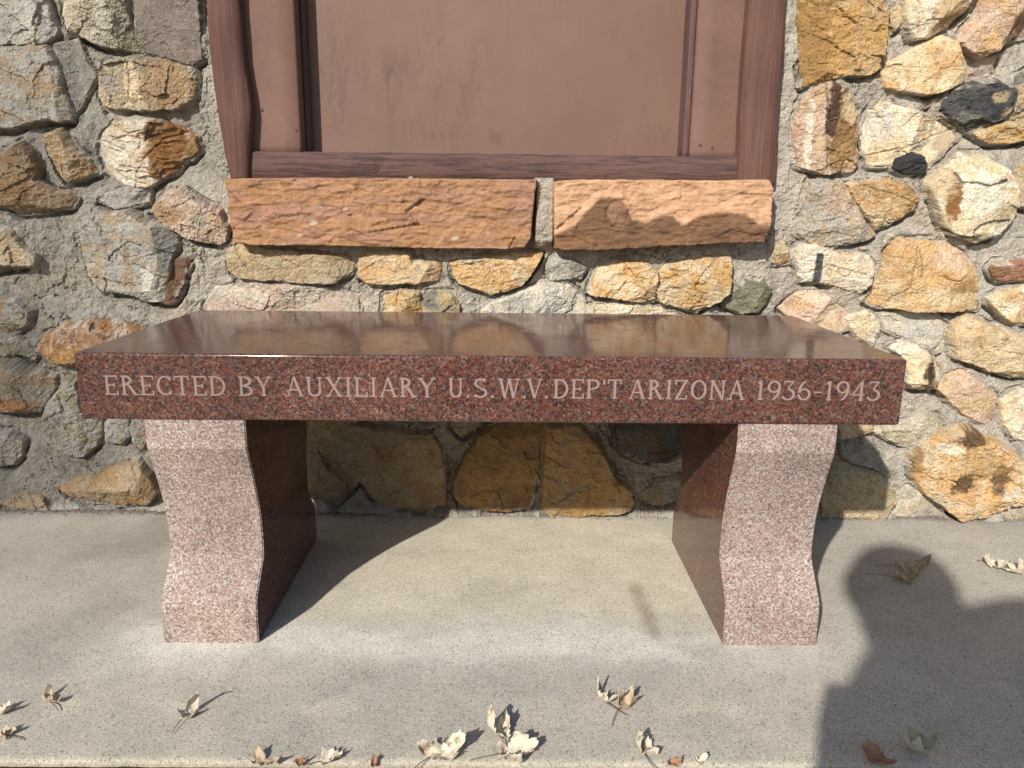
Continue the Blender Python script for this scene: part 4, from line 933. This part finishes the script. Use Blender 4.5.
def inscription(words, cap):
    bm = bmesh.new(); cnt = [0]; TH = .125; TN = .07
    def quad(pts, ox, oz, sx, sz):
        # each stroke is a shallow plate; successive strokes sit a hair apart so no two faces share a plane
        cnt[0] += 1; yf = -D/2-.00035-.00002*(cnt[0] % 9); yb = -D/2+.0003
        A = [bm.verts.new((ox+x*sx, yf, oz+z*sz)) for x, z in pts]; B = [bm.verts.new((ox+x*sx, yb, oz+z*sz)) for x, z in pts]
        k = len(pts); bm.faces.new(A)
        for i in range(k): bm.faces.new((A[i], B[i], B[(i+1) % k], A[(i+1) % k]))
    for (txt, pa, pb) in words:
        xa = onwall(pa[0], pa[1], 0)[0]; xb = onwall(pb[0], pb[1], 0)[0]; zt = H-.0335
        z0 = zt-cap
        adv = sum(GL[c][0] for c in txt)+.10*(len(txt)-1)
        sx = (xb-xa)/adv; x = xa
        asp = cap/sx
        for c in txt:
            wd, ss = GL[c]
            def seg(ax, az, bx, bz, th):
                # thickness measured in metres
                dx, dz = (bx-ax)*sx, (bz-az)*cap; L = math.hypot(dx, dz) or 1; nx, nz = -dz/L*th*cap/2, dx/L*th*cap/2
                quad([(ax+nx/sx, az+nz/cap), (ax-nx/sx, az-nz/cap), (bx-nx/sx, bz-nz/cap), (bx+nx/sx, bz+nz/cap)], x, z0, sx, cap)
            def foot(fx_, fz_, w_=.13):
                s_ = .035 if fz_ == 0 else -.035
                seg(fx_-w_, fz_+s_, fx_+w_, fz_+s_, .06)
            for q in ss:
                k = q[0]
                if k == 'V': seg(q[1], 0, q[1], 1, TH); foot(q[1], 0); foot(q[1], 1)
                elif k == 'v': seg(q[1], q[2], q[1], q[3], TH)
                elif k == 'w': seg(q[1], q[2], q[1], q[3], TN*1.2)
                elif k == 'v2': seg(q[1], q[2], q[1], q[3], .1)
                elif k == 'h':
                    zz = q[3]+(.035 if q[3] == 0 else -.035 if q[3] == 1 else 0); seg(q[1], zz, q[2], zz, TN)
                elif k == 'd': seg(*q[1:5], TH)
                elif k == 't': seg(*q[1:5], TN)
                elif k == 's': seg(q[1]-.02, q[2], q[1]-.02, q[2]+q[3], .07)
                elif k == 'f': foot(q[1], q[2], .11)
                elif k == 'dot': seg(q[1]-.07, q[2]+.01, q[1]+.07, q[2]+.01, .13)
                elif k == 'arc':
                    _, cx_, cz_, rx_, rz_, a0, a1 = q; n_ = max(6, int(abs(a1-a0)/15)); rz2 = rz_-.035
                    pts = [math.radians(a0+(a1-a0)*i/n_) for i in range(n_+1)]
                    for i in range(n_):
                        a_, b_ = pts[i], pts[i+1]; am = (a_+b_)/2; th = TN+(TH-TN)*abs(math.cos(am))
                        def pp(an, th_):
                            rxo = rx_+th_*cap/2/sx*0; return cx_+rx_*math.cos(an), cz_+rz2*math.sin(an)
                        e_ = .06
                        ax_, az_ = pp(a_-e_, th); bx_, bz_ = pp(b_+e_, th); seg(ax_, az_, bx_, bz_, th)
            x += (wd+.10)*sx
    bmesh.ops.recalc_face_normals(bm, faces=bm.faces)
    return bm_obj('inscription', bm, M_letter, seat)
words = [('ERECTED', (104.5,388), (226,388)), ('BY', (238,388), (271.5,388)), ('AUXILIARY', (285,388), (435,388)), ('U.', (447.5,388), (469,388)),
         ('S.', (473,388), (494,388)), ('W.', (498,390), (525.5,390)), ('V.', (526.5,390), (547.5,390)), ("DEP'T", (552.5,390), (621,390)),
         ('ARIZONA', (628,392), (744.5,392)), ('1936-1943', (755.5,393), (880.5,393))]
ins = inscription(words, .0295)

# ------------------------------------------------------------------ dry leaves
LM = [mat_leaf('dry_leaf_cream', (.54, .48, .37), (.22, .15, .09)), mat_leaf('dry_leaf_brown', (.30, .15, .08), (.18, .08, .045)),
      mat_leaf('dry_leaf_tan', (.42, .33, .22), (.27, .18, .1)), mat_leaf('red_leaf', (.35, .04, .02), (.2, .05, .02)), mat_leaf('green_tinged_leaf', (.40, .38, .27), (.3, .29, .2))]
M_stem = mat_plain('leaf_stem', (.12, .07, .05), .8)
def leaf(px, py, size, rz, curl, seed, mat, label, cat='leaf', stem=True, lobes=5, fold=0.0, tilt=0.0, group='dry leaves scattered on the pavement'):
    p = onfloor(px, py)
    rnd = random.Random(seed); root = empty('fallen_leaf', (p[0], p[1], 0.0005), rz)
    tag(root, label, cat, group)
    nr, na = 9, 64; V = []; Fc = []
    ca, sa = math.cos(rnd.uniform(0, 3)), math.sin(rnd.uniform(0, 3))
    def shape(th):
        r = .56+.44*abs(math.cos(lobes*th/2))**.9
        r *= .62+.38*abs(math.cos(th/2))**.7
        r *= 1+.28*math.sin(th*2+seed*1.7)+.18*math.sin(th*3+seed*2.9)
        r += .09*math.sin(11*th+seed)*abs(math.sin(3*th+seed))+.06*math.sin(23*th+seed)
        return max(r, .14)
    pts = []
    for i in range(nr+1):
        for j in range(na):
            th = 2*math.pi*j/na; r = shape(th)*size*.56*i/nr
            x, y = r*math.cos(th), r*math.sin(th)*.85
            n_ = float(noise(np.array([x/size*3.0+seed]), np.array([y/size*3.0]), seed)[0])
            Rr = size*.30/curl
            vv = y+fold*abs(x); aa = vv/Rr
            y2 = Rr*math.sin(aa); z2 = Rr*(1-math.cos(aa))
            xx = x; bb = x/(size*.62/curl); x2 = size*.62/curl*math.sin(bb); z2 += size*.62/curl*(1-math.cos(bb))
            vein = .03*size*abs(math.sin(lobes*th/2+.2))*(i/nr)
            pts.append(Vector((x2, y2, z2+n_*size*.22*(i/nr)+vein)))
    # tilt as it lies, then drop to the ground
    Rm = Matrix.Rotation(tilt, 3, 'X') @ Matrix.Rotation(rnd.uniform(-.25, .25), 3, 'Y')
    pts = [Rm @ q for q in pts]; mz_ = min(q.z for q in pts); pts = [q-Vector((0, 0, mz_)) for q in pts]
    for i in range(nr):
        for j in range(na):
            a = i*na+j; b = i*na+(j+1) % na; Fc.append((a, b, b+na, a+na))
    o = mesh_obj('blade', pts, Fc, mat, root, True)
    sd = o.modifiers.new('thick', 'SOLIDIFY'); sd.thickness = .0005
    if stem:
        bm = bmesh.new(); c0 = pts[0]; L = size*rnd.uniform(.8, 1.1); dr = rnd.uniform(-.4, .4)
        sp = [c0+Vector((-L*t, L*dr*t*t, 0))+Vector((0, 0, (0.0015-c0.z)*min(1, t*1.6)+size*.1*math.sin(t*3.1)*.6)) for t in np.linspace(0, 1, 10)]
        tube(bm, sp, .0007, .0005); bm_obj('stem', bm, M_stem, root, True)
    return root
A_ = math.radians
leaf(50, 703, .036, A_(140), 1.2, 1, LM[2], 'small curled brown-tipped leaf with a long stem, on the pavement at the left', tilt=.4)
leaf(4, 713, .034, A_(10), 1.0, 2, LM[0], 'pale leaf cut off by the left edge of the photo', stem=False)
leaf(5, 737, .030, A_(170), 1.2, 3, LM[2], 'dark withered leaf with curved stem in the bottom left corner')
leaf(190, 716, .044, A_(60), 1.5, 4, LM[0], 'cream leaf curled into a hook, in front of the left bench leg', tilt=.3, fold=.3)
leaf(262, 763, .036, A_(0), .7, 5, LM[2], 'flat tan triangular leaf lying against the joint, left of centre', stem=False, lobes=3)
leaf(301, 765, .020, A_(50), 1.2, 6, LM[1], 'tiny brown leaf scrap in the joint between two pale leaves', stem=False, lobes=3)
leaf(328, 762, .036, A_(20), 1.1, 7, LM[0], 'small cream leaf with dark tip on the slab edge left of centre', lobes=4)
leaf(374, 765, .018, A_(80), 1.4, 8, LM[1], 'small reddish brown curl in the joint below the bench', stem=False, lobes=3)
leaf(441, 755, .058, A_(30), 1.0, 9, LM[0], 'wide cream leaf with spread lobes on the slab edge, left of the leaf pair', tilt=.35, lobes=5)
leaf(498, 735, .056, A_(115), 1.2, 10, LM[0], 'upright cream leaf with a green-tinged tip, upper one of the centre pair', tilt=.3, fold=.2)
leaf(512, 757, .058, A_(10), .9, 11, LM[0], 'broad cream leaf with dark holes, lower one of the centre pair', tilt=.2)
leaf(604, 702, .046, A_(110), 1.3, 12, LM[0], 'pale folded leaf with dark spots, left half of the two-leaf sprig', tilt=.4, fold=.3)
leaf(623, 707, .044, A_(50), 1.5, 13, LM[2], 'tan crumpled leaf, right half of the two-leaf sprig', tilt=.4, fold=.2)
leaf(643, 752, .044, A_(95), 1.2, 14, LM[0], 'cream leaf with an orange edge standing at the slab edge right of centre', tilt=.4)
leaf(672, 766, .022, A_(0), 1.0, 15, LM[1], 'red-brown leaf fragment in the joint right of centre', stem=False, lobes=3)
leaf(700, 763, .020, A_(40), 1.0, 16, LM[0], 'tiny white leaf scrap on the slab edge right of centre', stem=False, lobes=3)
leaf(876, 763, .046, A_(-5), .9, 17, LM[1], 'red-brown leaf lying flat along the joint in the shadow', stem=False, lobes=3)
leaf(918, 752, .056, A_(-35), 1.5, 18, LM[4], 'grey-green cupped leaf beside the red-brown leaf in the shadow', stem=False, fold=.3, tilt=.2)
leaf(912, 572, .070, A_(-25), 1.5, 19, LM[2], 'brown-stemmed shrivelled leaf, upper one of the two inside the head shadow', tilt=.3, fold=.4)
leaf(903, 581, .062, A_(-30), 1.7, 20, LM[2], 'narrow shrivelled leaf, lower one of the two inside the head shadow', tilt=.2, fold=.5)
leaf(998, 568, .052, A_(200), 1.2, 21, LM[0], 'white dark-spotted leaf near the right edge, left of its neighbour', tilt=.2)
leaf(1016, 573, .060, A_(-60), 1.0, 22, LM[0], 'large white leaf cut off by the right edge of the photo', tilt=.3)
leaf(497, 514, .024, A_(30), 1.2, 23, LM[3], 'small bright red leaf at the foot of the wall under the bench', stem=False, lobes=3, group='fallen leaves at the foot of the wall')

# ------------------------------------------------------------------ crumbs and grit: at the foot of the wall and in the joint
def grit():
    R = random.Random(3); V = []; Fc = []
    def crumb(x, y, z, r):
        b = len(V)
        for k in range(6):
            d = [(1,0,0),(-1,0,0),(0,1,0),(0,-1,0),(0,0,1),(0,0,-1)][k]; s_ = r*R.uniform(.6, 1.2)
            V.append((x+d[0]*s_, y+d[1]*s_, z+d[2]*s_*.7+r*.3))
        for f in ((0,2,4),(2,1,4),(1,3,4),(3,0,4),(2,0,5),(1,2,5),(3,1,5),(0,3,5)): Fc.append(tuple(b+i for i in f))
    for i in range(1500): crumb(R.uniform(-1.15, 1.18), WY-.012-abs(R.gauss(0, .012)), 0, R.uniform(.0008, .0034))
    for i in range(260): crumb(R.uniform(-1.15, 1.18), R.uniform(JY+.01, WY-.03), 0, R.uniform(.0006, .0014))
    for i in range(420): crumb(R.uniform(-1.0, 1.0), JY+R.gauss(-.002, .0035), -.008, R.uniform(.001, .003))
    o = mesh_obj('grit', V, Fc, mat_plain('grit', (.16, .13, .1), .95, .5, 200)); tag(o, 'fine dark grit and crumbs along the wall foot and in the pavement joint', 'grit', kind='stuff')
grit()

# ------------------------------------------------------------------ what stands behind the viewer: tree and photographer
def tree():
    root = empty('shade_tree', (-6.85, -6.6, -.12)); tag(root, 'half bare broadleaf tree across the path, dappling the left end of the wall', 'tree')
    R = random.Random(11); bm = bmesh.new(); tips = []
    def grow(p, d, L, r, dep):
        pts = [p.copy()]
        for i in range(5):
            d = (d+Vector((R.uniform(-.14, .14), R.uniform(-.14, .14), R.uniform(-.04, .12)))).normalized(); p = p+d*L/5; pts.append(p.copy())
        tube(bm, pts, r, r*.62, 7 if dep < 3 else 4)
        if dep >= 2: tips.extend(pts[2:])
        if dep < 5:
            for k in range(3 if dep else 5):
                dd = (d+Vector((R.uniform(-1, 1), R.uniform(-1, 1), R.uniform(-.35, .7)))*.8).normalized()
                grow(pts[-1-R.randint(0, 2)], dd, L*.72, r*.55, dep+1)
    grow(Vector((0, 0, 0)), Vector((0, 0, 1)), 2.6, .14, 0)
    bm_obj('trunk', bm, mat_plain('bark', (.16, .12, .09), .95, .4, 20), root, True)
    V = []; Fc = []
    for i in range(5200):
        t = R.choice(tips); c = t+Vector((R.gauss(0, .12), R.gauss(0, .12), R.gauss(0, .12)))
        a = Vector((R.gauss(0, 1), R.gauss(0, 1), R.gauss(0, 1))).normalized(); b = a.cross(Vector((R.gauss(0, 1), R.gauss(0, 1), R.gauss(0, 1)))).normalized(); s_ = R.uniform(.03, .05)
        k = len(V); V += [c+a*s_, c+b*s_*.6, c-a*s_, c-b*s_*.6]; Fc.append((k, k+1, k+2, k+3))
    mesh_obj('crown', V, Fc, mat_plain('autumn_foliage', (.12, .10, .03), .7, .4, 5), root)
    return root
tree()

def skin_body(name, J, E, mat, parent, sub=2):
    me = bpy.data.meshes.new(name); keys = list(J); me.from_pydata([J[k][0] for k in keys], [(keys.index(a), keys.index(b)) for a, b in E], [])
    o = bpy.data.objects.new(name, me); me.materials.append(mat); link(o, parent)
    mod = o.modifiers.new('skin', 'SKIN'); mod.use_smooth_shade = True
    for i, k in enumerate(keys):
        r = J[k][1]; me.skin_vertices[0].data[i].radius = r if hasattr(r, '__len__') else (r, r)
    me.skin_vertices[0].data[0].use_root = True
    o.modifiers.new('sub', 'SUBSURF').levels = sub; o.modifiers['sub'].render_levels = sub
    return o
def person():
    root = empty('person', (0, -1.55, 0)); tag(root, 'person in dark jacket crouching in front of the bench, taking the picture with a phone', 'person')
    def L(x, y, z): return (x, y+1.55, z)
    skin = mat_plain('skin', (.5, .3, .22), .55, .06, 40, .05); jac = mat_plain('dark_jacket', (.05, .055, .07), .9, .2, 60); tr = mat_plain('jeans', (.06, .09, .16), .9, .2, 90)
    shoe = mat_plain('shoe_leather', (.06, .05, .045), .6); hair = mat_plain('hair', (.07, .045, .03), .7)
    B = {'pel': (L(.03,-1.70,.44), .12), 'w': (L(.02,-1.64,.62), .11), 'ch': (L(.01,-1.54,.82), (.14, .11)), 'nb': (L(-.01,-1.46,.96), .095), 'nk': (L(-.06,-1.42,1.0), .10),
         'hd': (L(-.07,-1.38,1.04), .085), 'hm': (L(-.08,-1.37,1.09), .095), 'ht': (L(-.08,-1.38,1.13), .075),
         'tp': (L(.08,-1.45,1.0), .09), 'sr': (L(.17,-1.45,1.01), .078), 'er': (L(.33,-1.38,.86), .05), 'wr': (L(.13,-1.21,.64), .028), 'hr': (L(.10,-1.165,.655), (.036, .02)),
         'sl': (L(-.12,-1.46,.98), .06), 'el': (L(-.09,-1.37,.68), .045), 'wl': (L(-.05,-1.21,.64), .028), 'hl': (L(-.035,-1.165,.655), (.036, .02)),
         'hipr': (L(.14,-1.66,.44), .09), 'kr': (L(.22,-1.25,.50), .062), 'ar': (L(.20,-1.36,.10), .042), 'tr': (L(.21,-1.2,.045), .038),
         'hipl': (L(-.08,-1.66,.42), .09), 'kl': (L(-.14,-1.30,.09), .065), 'al': (L(-.12,-1.72,.09), .042), 'tl': (L(-.12,-1.80,.045), .036)}
    E = [('pel','w'),('w','ch'),('ch','nb'),('nb','nk'),('nk','hd'),('hd','hm'),('hm','ht'),('nb','tp'),('tp','sr'),('sr','er'),('er','wr'),('wr','hr'),('ch','sl'),('sl','el'),('el','wl'),('wl','hl'),
         ('pel','hipr'),('hipr','kr'),('kr','ar'),('ar','tr'),('pel','hipl'),('hipl','kl'),('kl','al'),('al','tl')]
    # fingers, four and a thumb on each hand, curled round the phone
    for s_, hx in (('r', .10), ('l', -.035)):
        sg = 1 if s_ == 'r' else -1
        for f in range(4):
            z = .69-.021*f; ln = (.030, .034, .032, .025)[f]
            B[s_+'a%d' % f] = (L(hx-.004*sg, -1.142, z), .0088); B[s_+'b%d' % f] = (L(hx-.012*sg-ln*.5*sg*.4, -1.127, z+.002), .0080); B[s_+'c%d' % f] = (L(hx-.014*sg-ln*.5*sg, -1.124, z+.002), .0068)
            E += [('h'+s_, s_+'a%d' % f), (s_+'a%d' % f, s_+'b%d' % f), (s_+'b%d' % f, s_+'c%d' % f)]
        B[s_+'t0'] = (L(hx-.008*sg, -1.165, .625), .011); B[s_+'t1'] = (L(hx-.026*sg, -1.150, .628), .0095)
        E += [('h'+s_, s_+'t0'), (s_+'t0', s_+'t1')]
    skin_body('body', B, E, skin, root)
    def sub(keys, ed, grow, name, mat):
        J = {k: (B[k][0], tuple(q+grow for q in B[k][1]) if hasattr(B[k][1], '__len__') else B[k][1]+grow) for k in keys}
        return skin_body(name, J, [e for e in ed if e[0] in keys and e[1] in keys], mat, root)
    sub(['pel','w','ch','nb','tp','sr','er','wr','sl','el','wl'], E, .014, 'jacket', jac)
    sub(['pel','hipr','kr','ar','hipl','kl','al'], E, .016, 'trousers', tr)
    for k in ('r', 'l'):
        J = {'a': (B['a'+k][0], .052), 't': (B['t'+k][0], .045)}; skin_body('shoe', J, [('a', 't')], shoe, root)
    bm = bmesh.new(); bmesh.ops.create_uvsphere(bm, u_segments=20, v_segments=14, radius=.1); 
    for v in bm.verts:
        v.co.z *= 1.05; v.co.x *= 1.0
        if v.co.y > .03 and v.co.z < .05: v.co.y = .03
    bm_obj('hair', bm, hair, root, True, loc=L(-.08, -1.395, 1.10))
    for sx in (-1, 1):
        bm = bmesh.new(); bmesh.ops.create_uvsphere(bm, u_segments=10, v_segments=8, radius=.011); bm_obj('eye', bm, mat_plain('eye', (.7, .7, .7), .2) if 'eye' not in bpy.data.materials else bpy.data.materials['eye'], root, True, loc=L(-.075+.032*sx, -1.275, 1.075))
    bm = bmesh.new(); bmesh.ops.create_cone(bm, segments=8, radius1=.018, radius2=.006, depth=.045, cap_ends=True); bm_obj('nose', bm, skin, root, True, loc=L(-.075, -1.275, 1.05))
    # phone, held just behind the lens
    bm = bmesh.new(); box(bm, -.075, .075, -.004, .004, -.036, .036); bmesh.ops.recalc_face_normals(bm, faces=bm.faces); bmesh.ops.bevel(bm, geom=list(bm.edges), offset=.003, segments=2, affect='EDGES')
    o = bm_obj('phone', bm, mat_plain('phone_shell', (.02, .02, .022), .3), None, loc=(.032, -1.128, .672)); tag(o, 'dark phone held in both hands by the crouching person', 'phone')
person()
